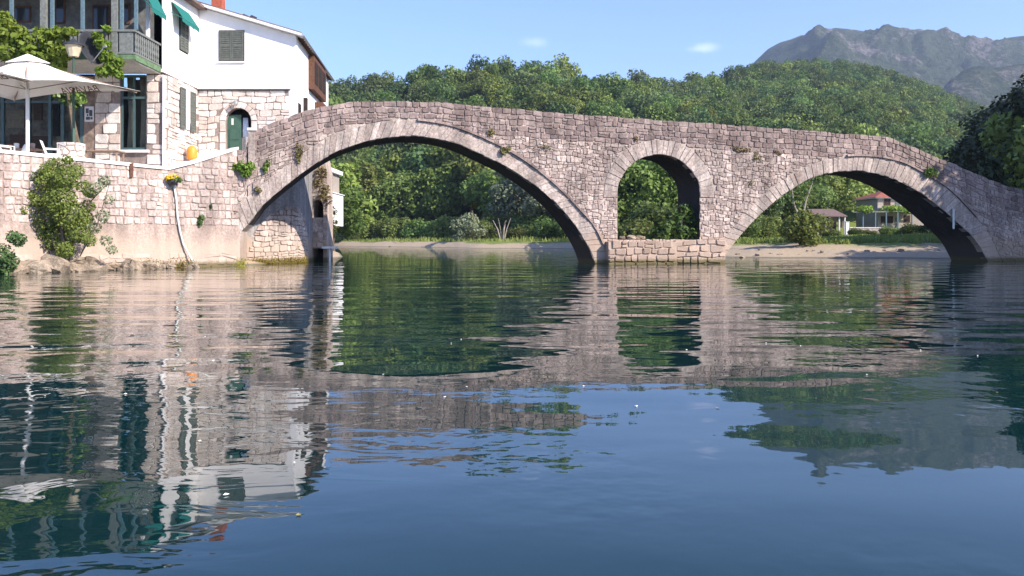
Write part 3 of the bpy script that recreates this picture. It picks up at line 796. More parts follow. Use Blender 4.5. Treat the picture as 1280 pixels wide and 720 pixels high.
# opening jambs below the small arch carry quoin-like stones too
inner = closed(sm_in, sill - .02)
def outside(p):
    s, z = p
    if s < SL - .02 or s > 34 or z < .1 or z > float(btop(s)): return True
    if any(inpoly((s, z), h) for h in holes): return not (sill < z < sm_in[0, 1] and sm_ex[0, 0] < s < sm_ex[-1, 0] and not inpoly((s, z), inner))
    return False
bounds = [[(s, float(btop(s))) for s in np.linspace(SL - 1, 35, 160)], [tuple(p) for p in big_ex], [tuple(p) for p in rt_ex], [tuple(p) for p in sm_ex],
          [(sm_in[0, 0], sm_in[0, 1]), (sm_in[0, 0], sill)], [(sm_in[-1, 0], sm_in[-1, 1]), (sm_in[-1, 0], sill)], [(SL, 0), (SL, 9)], [(sm_in[0, 0], sill), (sm_in[-1, 0], sill)]]
NC = 5
def pdepth(s): return NC * .285
cs = courses(SL, 34, lambda k, s: float(btop(s)) - k * .285, NC, .22, .66, .018, bounds, outside, .07, .14, 3)
cellsA = [(ar, poly, i) for ar, poly, i, c, k in cs]
cellsB = [(ar, poly, i) for ar, poly, i, c, k in courses(SL, 34, lambda k, s: float(btop(s)) - NC * .285 - k * .205, 31, .15, .44, .012, bounds, outside, .13, .16, 5)]
nA = len(cellsA); allc = cellsA + [(ar, poly, i + 100000) for ar, poly, i in cellsB]
lay_stones(bridge, allc, bmap, ('bridge_stone', 'bridge_rubble'), lambda i: 1 if i >= 100000 else 0, lambda i: R.uniform(-.005, .022), 300, 'stone', 0.014, 0.045)
# arch rings: every voussoir a stone
def ring(ci, ce, step, rec, dip=0.0):
    L = np.concatenate([[0], np.cumsum(np.hypot(*np.diff(ce, axis=0).T))]); tot = L[-1]
    q = [0.0]
    while q[-1] < tot - step * 1.3: q.append(q[-1] + step * R.uniform(.78, 1.28))
    q.append(tot); par = np.array(q) / tot
    Li = np.concatenate([[0], np.cumsum(np.hypot(*np.diff(ci, axis=0).T))]); Li /= Li[-1]; L = L / tot
    fi = lambda p: (float(np.interp(p, Li, ci[:, 0])), float(np.interp(p, Li, ci[:, 1])))
    fe = lambda p: (float(np.interp(p, L, ce[:, 0])), float(np.interp(p, L, ce[:, 1])))
    for a, b_ in zip(par[:-1], par[1:]):
        e = 0.010 / tot
        pa, pb, pc, pd = fi(a + e), fi(b_ - e), fe(b_ - e), fe(a + e)
        k = R.uniform(-.05, .05); g = R.uniform(0, .05)
        ext = lambda u, v, f_: (u[0] + (v[0] - u[0]) * f_, u[1] + (v[1] - u[1]) * f_)
        poly = [ext(pa, pd, g - .02), ext(pb, pc, g - .02), ext(pb, pc, 1 - .03 + k * .4), ext(pa, pd, 1 - .03 + k * .4)]
        m_ = MB(); stone(m_, poly, bmap, -rec + R.uniform(-.02, .025), 0.016, 0.02, -0.45)
        m_.build('voussoir', 'bridge_ring', bridge)
ring(big_in, big_ex, .34, .008); ring(rt_in, rt_ex, .34, .008); ring(sm_in, sm_ex, .36, -.004)
def shadow_band(ce, a, b2, pr):
    """thin string of slabs added over the ring to throw the dark shadow line along the extrados"""
    i0, i1 = int(len(ce) * a), int(len(ce) * b2)
    for i in range(i0, i1 - 2, 3):
        p, q_ = ce[i], ce[i + 3]; d = q_ - p; d = d / np.hypot(*d); nn = np.array([-d[1], d[0]]); h0 = R.uniform(.05, .085); g = R.uniform(-.012, .02); m_ = MB()
        pts_ = [(p + d * .006 - nn * .035, 0), (q_ - d * .006 - nn * .035, 0), (q_ - d * .006 + nn * h0, 0), (p + d * .006 + nn * h0, 0)]
        m_.prism([W(x_[0], -pr - g, x_[1]) for x_, _ in pts_], W(0, pr + .08, 0) - W(0, 0, 0)); m_.build('shadow_slab', 'bridge_stone', bridge)
shadow_band(big_ex, .44, .955, .085); shadow_band(rt_ex, .46, .86, .085)  # added slabs, placed for the shadow line they cast along the ring
# low apron of squared blocks at the foot of the middle pier
ap = MB(); sA, sB, sC_ = bp(757, 330)[0], bp(842, 330)[0], bp(904, 330)[0]; zt = bp(800, 301)[1]
def apron(sa, sb, pr, zt_, nrow, wmin, wmax, mat):
    a_ = MB(); a_.prism([W(sa, CF + .02, -1.5), W(sb, CF + .02, -1.5), W(sb, CF + .02, zt_ - .04), W(sa, CF + .02, zt_ - .04)], -(W(0, 1, 0) - W(0, 0, 0)) * (pr + CF)).build('apron_core', 'bridge_core', bridge)
    bd = [[(sa, -1), (sa, 5)], [(sb, -1), (sb, 5)], [(sa - 1, zt_ + .02), (sb + 1, zt_ + .02)]]
    for ar, poly, i, c, k in courses(sa, sb, lambda k, u: -.3 + k * (zt_ + .3) / nrow, nrow, wmin, wmax, .022, bd, lambda c: not (sa < c[0] < sb), .10, .05, 40 + nrow):
        q_ = MB(); stone(q_, poly, lambda u, v, w_: W(u, -pr - w_, v), R.uniform(.02, .08), .03, .08); q_.build('apron_block', mat, bridge)
apron(sA, sB, .50, zt, 4, .34, .66, 'bridge_stone'); apron(sB + .004, sC_, .28, zt + .06, 5, .4, .9, 'bridge_rubble')
# iron cramp and pipe under the right-hand arch
pp_ = W(*[bp(1190, 262)[0], -.10, 0]); a = bp(1190, 262); c_ = bp(1190, 286)
pm = MB(); pm.tube([W(a[0], -.04, a[1] + .1), W(a[0], -.12, a[1]), W(a[0], -.12, c_[1])], .055, 8)
tag(pm.build('drain_pipe', 'hose'), 'pale drain pipe hanging from the ring of the low wide arch', 'pipe')

# ------------------------------------------------------------------ quay wall with its coping
QP = [Vector((-26.6, 24.8)), Vector((-19.85, 33.2)), Vector((-15.6, 38.6)), Vector((-13.25, 41.28))]
QL = [0]
for a, b_ in zip(QP[:-1], QP[1:]): QL.append(QL[-1] + (b_ - a).length)
def qpos(u):
    i = min(max(np.searchsorted(QL, u) - 1, 0), len(QP) - 2); t = (QP[i + 1] - QP[i]).normalized()
    p = QP[i] + t * (u - QL[i]); return p, Vector((t.y, -t.x))
def qmap(u, v, w_):
    p, nn = qpos(u); k = w_ + (5 - v) * 0.03
    return Vector((p.x + nn.x * k, p.y + nn.y * k, v))
def qtop(u): return float(np.interp(u, [0, QL[1], QL[2], QL[2] + .4, QL[3]], [4.72, 4.70, 4.50, 4.55, 5.72]))
quay = thing('quay_wall', (-17, 36, 0), 'pale stone quay wall under the terrace, stained beige near the water', 'wall')
qc = MB(); us = np.concatenate([np.linspace(0, QL[2], 40), np.linspace(QL[2] + .05, QL[3], 14)])
for a, b_ in zip(us[:-1], us[1:]):
    ta, tb = qtop(a) - .08, qtop(b_) - .08
    qc.add([qmap(a, -1.5, 0), qmap(b_, -1.5, 0), qmap(b_, tb, 0), qmap(a, ta, 0), qmap(a, -1.5, -.55), qmap(b_, -1.5, -.55), qmap(b_, tb, -.55), qmap(a, ta, -.55)],
           [(0, 1, 2, 3), (3, 2, 6, 7), (5, 4, 7, 6)])
qc.build('masonry_core', 'quay_core', quay)
qb = [[(u, qtop(u) - .08) for u in us], [(QL[3] - .02, -1), (QL[3] - .02, 8)], [(QL[1], -1), (QL[1], 8)], [(QL[2], -1), (QL[2], 8)]]
zl = lambda u: 1.95 + .25 * mnoise.noise(Vector((u * .5, 3, 1)))
cl = [(ar, poly, i) for ar, poly, i, c, k in courses(5.5, QL[3], lambda k, u: 1.6 + k * .335, 13, .22, .50, .02, qb, lambda c: c[1] > qtop(c[0]) - .1 or c[1] < zl(c[0]) or c[0] > QL[3], .05, .10, 8)]
cl += [(ar, poly, i + 5000) for ar, poly, i, c, k in courses(5.5, QL[3], lambda k, u: -.25 + k * .32, 3, .4, 1.0, .03, qb, lambda c: c[0] > QL[3] or R.random() < .3 or c[1] < -.1, .12, .2, 9)]
lay_stones(quay, cl, qmap, ('quay_stone',), lambda i: 0, lambda i: R.uniform(.015, .05), 300, 'stone', .02, .05)
u = 0
while u < QL[3] - .2:
    w_ = min(R.uniform(.9, 1.5), QL[3] - u)
    if u < QL[2] < u + w_: w_ = QL[2] - u
    if u < QL[1] < u + w_: w_ = QL[1] - u
    if w_ < .05: u += .06; continue
    cp = MB(); a, b_ = u + .006, u + w_ - .006; j = R.uniform(-.012, .012)
    cp.add([qmap(a, qtop(a) - .075, .07 + j), qmap(b_, qtop(b_) - .075, .07 + j), qmap(b_, qtop(b_) + .06 + j, .06 + j), qmap(a, qtop(a) + .06 + j, .06 + j),
            qmap(a, qtop(a) - .075, -.60), qmap(b_, qtop(b_) - .075, -.60), qmap(b_, qtop(b_) + .06 + j, -.60), qmap(a, qtop(a) + .06 + j, -.60)],
           [(0, 1, 2, 3), (3, 2, 6, 7), (5, 4, 7, 6), (0, 3, 7, 4), (1, 5, 6, 2), (0, 4, 5, 1)])
    cp.build('coping_stone', 'coping', quay); u += w_
#--HOUSES--
# ------------------------------------------------------------------ terrace and landing in front of the house
t_ = MB(); q = [qmap(u, 4.36, -.3) for u in np.linspace(0, QL[2], 14)]
t_.prism([(p.x, p.y, 4.36) for p in q] + [(-16.9, 41.3, 4.36), (-34, 41.3, 4.36)], (0, 0, -3)); t_ = tag(t_.build('terrace', 'coping'), kind='structure')
t_ = MB(); t_.add([(-15.75, 38.75, 4.37), (-13.4, 41.45, 5.5), (-13.2, 44.1, 5.6), (-11.75, 46.1, 5.95), (-16.95, 46.1, 5.95), (-16.95, 41.3, 4.6)], [(0, 1, 2, 3, 4, 5)]); tag(t_.build('landing', 'coping'), kind='structure')

# ------------------------------------------------------------------ the house on the left bank
YA, XB, YC = 41.3, -16.95, 46.0
house = thing('riverside_house', (-18, 44, 4.4), 'white and stone riverside house with wooden gallery and arched green door', 'house')
def strip_wall(mp, us, lo, hi, d, mb=None):
    """wall slab between lo(u) and hi(u); face at w = 0, back at w = -d"""
    mb = mb or MB(); n = len(us); vs = []
    for u, l, h in zip(us, lo, hi):
        vs += [mp(u, l, 0), mp(u, h, 0), mp(u, l, -d), mp(u, h, -d)]
    fs = []
    for i in range(n - 1):
        a = 4 * i; b_ = a + 4
        fs += [(a, b_, b_ + 1, a + 1), (a + 2, a + 3, b_ + 3, b_ + 2), (a + 1, b_ + 1, b_ + 3, a + 3), (a, a + 2, b_ + 2, b_)]
    fs += [(0, 1, 3, 2), (4 * n - 4, 4 * n - 2, 4 * n - 1, 4 * n - 3)]
    return mb.add(vs, fs, r=.5)
mA = lambda u, v, w_: Vector((u, YA - w_, v))
mB = lambda u, v, w_: Vector((XB + w_, u, v))
mC = lambda u, v, w_: Vector((u, YC - w_, v))
D0, D1 = Vector((-11.65, 46)), Vector((-12.5, 58)); Dt = (D1 - D0).normalized(); Dn = Vector((Dt.y, -Dt.x))
mD = lambda u, v, w_: Vector((D0.x + Dt.x * u + Dn.x * w_, D0.y + Dt.y * u + Dn.y * w_, v))
def rect(mp, u0, u1, v0, v1, w0, w1, mb=None):
    mb = mb or MB()
    vs = [mp(u, v, w_) for w_ in (w0, w1) for v in (v0, v1) for u in (u0, u1)]
    return mb.add(vs, [(0, 2, 3, 1), (4, 5, 7, 6), (0, 1, 5, 4), (2, 6, 7, 3), (0, 4, 6, 2), (1, 3, 7, 5)])
# white walls
ZW, ZE = 9.4, 13.86
rect(mB, YA, YC - .003, ZW, ZE, -.4, .05).build('wall', 'white_wall', house)
xr = -11.65
w_ = MB(); strip_wall(lambda u, v, k: mC(u, v, k + .05), [XB + .06, xr], [ZW, ZW], [ZE - .05, 12.28], .4, w_); w_.build('wall', 'white_wall', house)
rect(mC, -11.97, xr - .003, 5.0, ZW - .003, -.4, .04).build('wall', 'white_wall', house)
rect(mD, 0, 12.0, 5.2, 12.2, -.4, 0.0).build('wall', 'white_wall', house)
rect(mC, XB, -11.95, ZW - .06, ZW - .004, -.1, .13).build('ledge', 'shutter_green', house)
# stone-faced walls
dx0, dx1, dz0, dzs = -15.46, -14.08, 5.9, 7.69; dr = (dx1 - dx0) / 2; dxc = (dx0 + dx1) / 2
cw = MB(); strip_wall(mC, [XB, dx0], [4.5, 4.5], [ZW - .06] * 2, .4, cw); strip_wall(mC, [dx1, -11.97], [4.5, 4.5], [ZW - .06] * 2, .4, cw)
us_ = [dxc - dr * math.cos(math.pi * k / 14) for k in range(15)]
strip_wall(mC, us_, [dzs + math.sqrt(max(0, dr * dr - (u - dxc) ** 2)) for u in us_], [ZW - .06] * 15, .4, cw); cw.build('stone_backing', 'house_core', house)
strip_wall(mB, [YA + .41, YC], [4.3] * 2, [ZW] * 2, .4).build('stone_backing', 'house_core', house)
fx0, fx1, fz0, fz1 = -19.0, -17.72, 5.62, 9.25
aw = MB(); strip_wall(mA, [-20.22, fx0], [4.3] * 2, [9.3] * 2, .4, aw); strip_wall(mA, [fx1, XB], [4.3] * 2, [9.3] * 2, .4, aw); strip_wall(mA, [fx0, fx1], [4.3] * 2, [fz0] * 2, .4, aw); aw.build('stone_backing', 'house_core', house)
def seedgrid(u0, u1, v0, v1, du, dv, jit=.18, no=None):
    out = []; v = v0 + dv * .5; k = 0
    while v < v1:
        u = u0 + (du * .5 if k % 2 else du * .2)
        while u < u1:
            p = (u + R.uniform(-jit, jit) * du, v + R.uniform(-jit, jit) * dv)
            if u0 < p[0] < u1 and v0 < p[1] < v1 and not (no and no(p)): out.append(p)
            u += du * R.uniform(.75, 1.3)
        v += dv; k += 1
    return out
def box_bounds(u0, u1, v0, v1): return [[(u0, v0 - 1), (u0, v1 + 1)], [(u1, v0 - 1), (u1, v1 + 1)], [(u0 - 1, v0), (u1 + 1, v0)], [(u0 - 1, v1), (u1 + 1, v1)]]
rr = dr + .32
door_no = lambda p: (abs(p[0] - dxc) < rr and p[1] < dzs) or math.hypot(p[0] - dxc, p[1] - dzs) < rr
door_bd = [[(dxc - rr, 4)] + [(dxc - rr * math.cos(math.pi * k / 16), dzs + rr * math.sin(math.pi * k / 16)) for k in range(17)] + [(dxc + rr, 4)]]
for mp, cs_ in ((mC, courses(XB, -11.97, lambda k, u: 5.4 + k * .36, 12, .32, .85, .016, box_bounds(XB, -11.97, 5.5, ZW - .08) + door_bd, lambda c: door_no(c) or not (XB < c[0] < -11.97 and 5.5 < c[1] < ZW - .08), .10, .22, 21)),
                (mB, courses(YA + .64, YC, lambda k, u: 4.6 + k * .34, 15, .4, .95, .016, box_bounds(YA + .64, YC, 4.7, ZW - .02), lambda c: not (YA + .64 < c[0] < YC and 4.7 < c[1] < ZW - .02), .08, .2, 22)),
                (mA, courses(-20.22, fx0, lambda k, u: 4.4 + k * .5, 11, .6, 1.1, .018, box_bounds(-20.22, fx0, 4.5, 9.25), lambda c: not (-20.22 < c[0] < fx0 and 4.5 < c[1] < 9.25), .04, .12, 23)),
                (mA, courses(fx1 + .02, XB, lambda k, u: 4.4 + k * .5, 11, .5, .8, .018, box_bounds(fx1 + .02, XB, 4.5, 9.25), lambda c: not (fx1 + .02 < c[0] < XB and 4.5 < c[1] < 9.25), .04, .12, 24))):
    for ar, poly, i, c, k in cs_:
        q = MB(); stone(q, poly, mp, R.uniform(.015, .05), .02, .05); q.build('stone', 'house_stone', house)
# big squared quoins down the end of the terrace wall
z = 4.5
while z < 9.2:
    h_ = R.uniform(.42, .6); q = MB(); L_ = R.choice((.42, .62))
    stone(q, [(YA + .012, z), (YA + L_, z), (YA + L_, min(z + h_, 9.3) - .025), (YA + .012, min(z + h_, 9.3) - .025)], mB, .04, .02, .02); q.build('quoin', 'house_stone', house); z += h_
# door surround, door
for k in range(9):
    a0, a1 = math.pi * k / 9 + .012, math.pi * (k + 1) / 9 - .012; q = MB()
    stone(q, [(dxc - dr * math.cos(a0), dzs + dr * math.sin(a0)), (dxc - dr * math.cos(a1), dzs + dr * math.sin(a1)), (dxc - rr * math.cos(a1), dzs + rr * math.sin(a1)), (dxc - rr * math.cos(a0), dzs + rr * math.sin(a0))], mC, .05, .015, .01); q.build('door_arch_stone', 'house_stone', house)
for sx in (dx0 - .31, dx1 + .01):
    for k in range(3):
        q = MB(); stone(q, [(sx, 5.9 + k * .6), (sx + .3, 5.9 + k * .6), (sx + .3, 6.47 + k * .6), (sx, 6.47 + k * .6)], mC, .05, .015, .01); q.build('door_jamb_stone', 'house_stone', house)
rect(mC, dx0 - .3, dx1 + .3, 5.0, 8.9, -.95, -.9).build('hallway', 'dark_interior', house)
door = MB(); rect(mC, dx0 + .02, dxc + .06, dz0, 8.05, -.34, -.28, door); door = door.build('door', 'green_paint', house)
for (v0, v1) in ((6.05, 6.6), (6.7, 7.25)): rect(mC, dx0 + .12, dxc - .04, v0, v1, -.28, -.255).build('door_panel', 'green_paint', door)
rect(mC, dx0 + .22, dx0 + .34, 7.5, 7.85, -.279, -.27).build('notice', 'paper', door)
cu = MB()
for k in range(5): cu.tube([mC(dxc + .15 + k * .055, 7.9, -.4), mC(dxc + .16 + k * .06, 7.2, -.38), mC(dxc + .17 + k * .07, 6.45, -.4)], [.025, .05, .06], 6)
cu.build('door_curtain', 'cloth_blue', house, True)
lm = MB(); lm.tube([mC(dxc - .05, 8.75, .03), mC(dxc - .05, 8.85, .22), mC(dxc - .05, 8.72, .3)], .02, 6); lm.lathe(mC(dxc - .05, 8.45, .3), [(.06, 0), (.12, .1), (.14, .24), (.03, .3)], 10); lm.build('wall_lamp', 'metal_grey', house)
def shutter(mp, u0, u1, v0, v1, w0=.06, name='shutter', mat='shutter_green', n=14):
    b_ = MB(); t = .07
    rect(mp, u0, u0 + t, v0, v1, w0, w0 + .05, b_); rect(mp, u1 - t, u1, v0, v1, w0, w0 + .05, b_)
    for v in (v0, (v0 + v1) / 2 - t / 2, v1 - t): rect(mp, u0 + t, u1 - t, v, v + t, w0, w0 + .045, b_)
    o = b_.build(name, mat, house); s = MB()
    for k in range(n):
        v = v0 + t + (v1 - v0 - 2 * t) * (k + .5) / n; g = (v1 - v0) / n * .42
        s.add([mp(u0 + t, v + g, w0 + .005), mp(u1 - t, v + g, w0 + .005), mp(u1 - t, v - g, w0 + .04), mp(u0 + t, v - g, w0 + .04), mp(u0 + t, v + g + .012, w0 + .01), mp(u1 - t, v + g + .012, w0 + .01), mp(u1 - t, v - g + .012, w0 + .045), mp(u0 + t, v - g + .012, w0 + .045)], [(0, 1, 2, 3), (4, 7, 6, 5), (3, 2, 6, 7), (0, 4, 5, 1)])
    s.build('louvre', mat, o)
wx0, wx1 = P(275, 0, YC).x, P(305, 0, YC).x; wz0, wz1 = P(0, 76, YC).z, P(0, 39, YC).z
rect(mC, wx0 - .04, wx1 + .04, wz0 - .04, wz1 + .04, .0, .075).build('window_recess', 'dark_interior', house)
shutter(mC, wx0, (wx0 + wx1) / 2 - .01, wz0, wz1, .085); shutter(mC, (wx0 + wx1) / 2 + .01, wx1, wz0, wz1, .085)
rect(mC, wx0 - .1, wx1 + .1, wz0 - .12, wz0 - .05, .05, .16).build('sill', 'white_paint', house)
rect(mB, 43.25, 44.4, 10.9, 13.0, 0, .065).build('window_recess', 'dark_interior', house)
shutter(mB, 43.3, 43.83, 10.95, 12.95, .08); shutter(mB, 43.86, 44.36, 10.95, 12.95, .08)
rect(mB, 43.95, 44.7, 7.0, 9.0, 0.0, .07).build('window_pane', 'white_paint', house)
shutter(mB, 43.3, 43.95, 6.95, 9.05, .09); shutter(mB, 44.72, 45.35, 6.95, 9.05, .09)
# french window on the terrace front
fw = MB()
for u in (fx0, (fx0 + fx1) / 2 - .05, fx1 - .1): rect(mA, u, u + .1, fz0, fz1, -.2, -.08, fw)
for v in (fz0, 8.1, fz1 - .1): rect(mA, fx0 + .1, fx1 - .1, v, v + .12, -.195, -.085, fw)
fw = fw.build('french_window', 'teal_paint', house)
for (v0, v1) in ((fz0 + .12, 8.1), (8.22, fz1 - .1)):
    for (u0, u1) in ((fx0 + .1, (fx0 + fx1) / 2 - .05), ((fx0 + fx1) / 2 + .05, fx1 - .1)): rect(mA, u0, u1, v0, v1, -.15, -.14).build('pane', 'clear_glass', fw)
rect(mA, fx0 - .1, fx1 + .1, 4.5, 9.3, -1.6, -1.5).build('room_wall', 'cream_wall', house)
for k in range(2):
    cu = MB()
    for j in range(5): cu.tube([mA(fx0 + .2 + k * .62 + j * .07, 9.2, -.4), mA(fx0 + .2 + k * .62 + j * .05 + .06, 7.4, -.45), mA(fx0 + .18 + k * .62 + j * .08, 5.7, -.42)], .04, 6)
    cu.build('curtain', 'cream_wall', house, True)
rect(mA, fx0 - .15, fx1 + .15, fz0 - .14, fz0 - .01, -.1, .18).build('sill', 'coping', house)
dp = MB(); dp.tube([mA(XB + .09, 4.4, .1), mA(XB + .09, 9.2, .1)], .055, 8); dp.build('downpipe', 'white_paint', house)
# glazed ground-floor front, dark room behind
rm = MB(); rect(mA, -33, -20.3, 4.36, 9.25, -1.9, -1.8, rm); rm.build('room_wall', 'room_wall', house)
for (a, b_, c, d) in ((8, 30, 138, 160), (42, 52, 128, 150), (66, 74, 130, 170), (12, 34, 168, 186), (40, 60, 170, 188)):
    p0, p1 = P(a, d, YA + 1.7), P(b_, c, YA + 1.7); rect(mA, p0.x, p1.x, p0.z, p1.z, -1.797, -1.7).build('room_shelf', R.choice(('brown_wood', 'dark_interior', 'wood_table')), house)
rect(mA, -33, -20.3, 9.2, 9.28, -4.0, .0).build('room_ceiling', 'dark_interior', house)
rect(mA, -20.42, -20.3, 4.36, 9.2, -4.0, -.3).build('room_side', 'dark_interior', house)
pxl = [-95, -55, -20, 3, 36, 62, 78, 102]
gx = [P(p, 0, YA).x for p in pxl]
for u in gx: rect(mA, u - .07, u + .07, 4.36, 9.2, -.12, .02).build('post', 'teal_paint', house)
for u0, u1 in zip(gx[:-1], gx[1:]):
    rect(mA, u0 + .07, u1 - .07, 7.9, 8.0, -.1, -.02).build('transom', 'teal_paint', house)
    rect(mA, u0 + .07, u1 - .07, 4.36, 7.9, -.07, -.06).build('pane', 'clear_glass', house)
    rect(mA, u0 + .07, u1 - .07, 8.0, 9.2, -.07, -.06).build('pane', 'clear_glass', house)
pn = rect(mA, gx[-1] + .07, -20.22, 4.36, 9.2, -.1, -.04).build('side_panel', 'room_wall', house)
po = rect(mA, P(105.5, 0, YA).x, P(117, 0, YA).x, P(0, 152, YA).z, P(0, 133, YA).z, -.04, -.015).build('poster', 'paper', house)
pk = MB(); pz0, pz1 = P(0, 151, YA).z, P(0, 134, YA).z; pu0, pu1 = P(106.2, 0, YA).x, P(116.3, 0, YA).x
for (a, b_, c, d) in ((.08, .45, .55, .92), (.5, .9, .35, .8), (.1, .6, .08, .3), (.65, .92, .1, .28), (.2, .4, .34, .5)): rect(mA, pu0 + (pu1 - pu0) * a, pu0 + (pu1 - pu0) * b_, pz0 + (pz1 - pz0) * c, pz0 + (pz1 - pz0) * d, -.0149, -.012, pk)
pk.build('poster_print', 'ink', po)
# upper gallery on its slab
YG = 38.5; XG = -17.05
slab = MB(); prof = [(YG, 9.55), (YG, 9.42), (YG + .5, 9.30), (YA, 9.30), (YA, 9.55)]
slab.prism([(-33, y, z) for y, z in prof], (33 + XG, 0, 0)); slab.build('gallery_slab', 'slab_under', house)
eg = MB(); eg.box(-33, XG + .06, YG - .05, YG - .003, 9.40, 9.62); eg.box(XG + .003, XG + .06, YG - .003, YA - .06, 9.36, 9.62); eg.build('slab_edge', 'slab_green', house)
mG = lambda u, v, w_: Vector((u, YG - w_, v))
mS = lambda u, v, w_: Vector((XG + w_, u, v))
rect(mG, -33, XG + .05, 10.66, 10.76, -.09, .05).build('handrail', 'grey_wood', house)
rect(mS, YG + .1, YA - .01, 10.66, 10.755, -.08, .05).build('handrail', 'grey_wood', house)
rect(mG, -33, XG, 9.66, 9.74, -.06, .02).build('bottom_rail', 'grey_wood', house)
rect(mS, YG + .1, YA - .01, 9.66, 9.735, -.06, .02).build('bottom_rail', 'grey_wood', house)
u = -32.8
while u < P(146, 0, YG).x:
    rect(mG, u, u + .11, 9.74, 10.66, -.04, 0).build('baluster', 'grey_wood', house); u += .2
rect(mG, P(149, 0, YG).x, P(166, 0, YG).x, 9.74, 10.66, -.045, 0).build('solid_panel', 'grey_wood', house)
u = YG + .15
while u < YA - .15:
    b_ = MB(); pr_ = [(.03, 0), (.07, .12), (.035, .25), (.08, .42), (.04, .55), (.075, .72), (.03, .92)]
    b_.add([mS(u + sgn * r_, 9.74 + h_, w_) for w_ in (-.03, 0) for sgn in (-1, 1) for r_, h_ in (pr_ if sgn < 0 else pr_[::-1])],
           [tuple(range(14)), tuple(range(27, 13, -1))] + [(k, (k + 1) % 14, 14 + (k + 1) % 14, 14 + k) for k in range(14)])
    b_.build('fretwork_baluster', 'grey_wood', house); u += .22
for p in (-60, 54, 143): rect(mG, P(p, 0, YG).x - .13, P(p, 0, YG).x + .13, 9.62, 13.5, -.2, .03).build('gallery_post', 'grey_wood', house)
for p in (-30, 13, 64, 102, 151, 169): rect(mG, P(p, 0, YG).x - .07, P(p, 0, YG).x + .07, 10.76, 13.5, -.16, -.04).build('gallery_mullion', 'blue_wood', house)
rect(mS, 40.0, 40.14, 10.755, 13.5, -.14, 0).build('gallery_mullion', 'white_paint', house)
rect(mG, -33, XG, 13.2, 13.5, -.18, .02).build('gallery_beam', 'grey_wood', house)
rect(mA, -33, XB - .02, 9.55, 13.5, -.3, .0).build('gallery_back_wall', 'gallery_wall', house)
for (a, b_, c, d) in ((17, 39, 28, 8), (69, 82, 30, -5), (116, 138, 48, 6), (150, 163, 30, 4), (-40, -10, 34, 4)):
    p0, p1 = P(a, c, YA), P(b_, d, YA)
    f_ = rect(mA, p0.x, p1.x, p0.z, p1.z, .003, .05).build('gallery_window', 'brown_wood', house); rect(mA, p0.x + .08, p1.x - .08, p0.z + .08, p1.z - .08, .05, .056).build('pane', 'window_glass', f_)
# roofs
rf = MB(); e = .45
rf.add([(-34, YG - .5, 13.5), (XB + .5, YG - .5, 13.5), (XB + .5, 52, 13.75), (-34, 52, 13.75), (-34, YG - .5, 13.62), (XB + .5, YG - .5, 13.62), (XB + .5, 52, 13.9), (-34, 52, 13.9), (-34, 45, 16.4), (-20.5, 45, 16.4)],
       [(0, 3, 2, 1), (0, 1, 5, 4), (1, 2, 6, 5), (4, 5, 9, 8), (5, 6, 9), (6, 7, 8, 9), (2, 3, 7, 6)]); rf.build('roof', 'old_roof', house)
c0, c1, c2, c3 = Vector((XB - .1, 45.55, 13.9)), Vector((-11.25, 45.55, 12.18)), Vector((-12.3, 58.6, 12.18)), Vector((XB - .1, 58.6, 13.9))
rf = MB(); rf.prism([c0, c1, c2, c3], (0, 0, .13)); roof = rf.build('roof', 'white_paint', house)
rf = MB(); rf.prism([c0 + Vector((0, .12, .135)), c1 + Vector((-.05, .12, .135)), c2 + Vector((-.05, 0, .135)), c3 + Vector((0, 0, .135))], (0, 0, .09)); rf.build('roof_tiles', 'old_roof', roof)
for k in range(22):
    y = 46.4 + k * .55; xe = -11.25 - (y - 45.55) * .0805
    r_ = MB(); r_.bar((xe - .02, y, 12.14), (xe - .75, y, 12.36), .09, .12); r_.build('rafter', 'brown_wood', roof)
gt = MB(); gt.tube([c1 + Vector((.05, 0, .03)), c2 + Vector((.05, 0, .03))], .07, 8); gt.build('gutter', 'metal_grey', roof)
ch = MB(); ch.box(-17.5, -16.9, 49.6, 50.2, 12.5, 15.6); ch.box(-17.58, -16.82, 49.52, 50.28, 15.6, 15.75); ch.build('chimney', 'red_brick', roof)
for k in range(2):
    vt = MB(); x = P(305 + k * 10, 0, 48).x; vt.tube([(x - .18, 48, P(0, 23 + k * 1.5, 48).z), (x, 48, P(0, 19.5 + k * 1.5, 48).z), (x + .22, 48, P(0, 22 + k * 1.5, 48).z)], .11, 8); vt.build('roof_vent', 'dish_dark', roof)
# river side of the house
bb = rect(mD, 3.9, 8.8, 10.1, 12.05, .003, .32).build('wooden_bay', 'brown_wood', house)
for (a, b_) in ((4.2, 5.4), (5.7, 6.9), (7.2, 8.4)):
    g_ = rect(mD, a, b_, 10.5, 11.8, .32, .345).build('bay_window', 'dark_interior', bb)
rect(mD, .4, 1.3, 8.2, 8.75, .003, .04).build('small_window', 'dark_interior', house)
rect(mD, 2.2, 2.5, 8.0, 9.3, .003, .2).build('vent_pipe', 'dark_interior', house)
ac = MB(); rect(mD, 6.2, 7.6, 8.6, 9.7, .003, .5, ac); ac.build('bay_bracket', 'brown_wood', house)
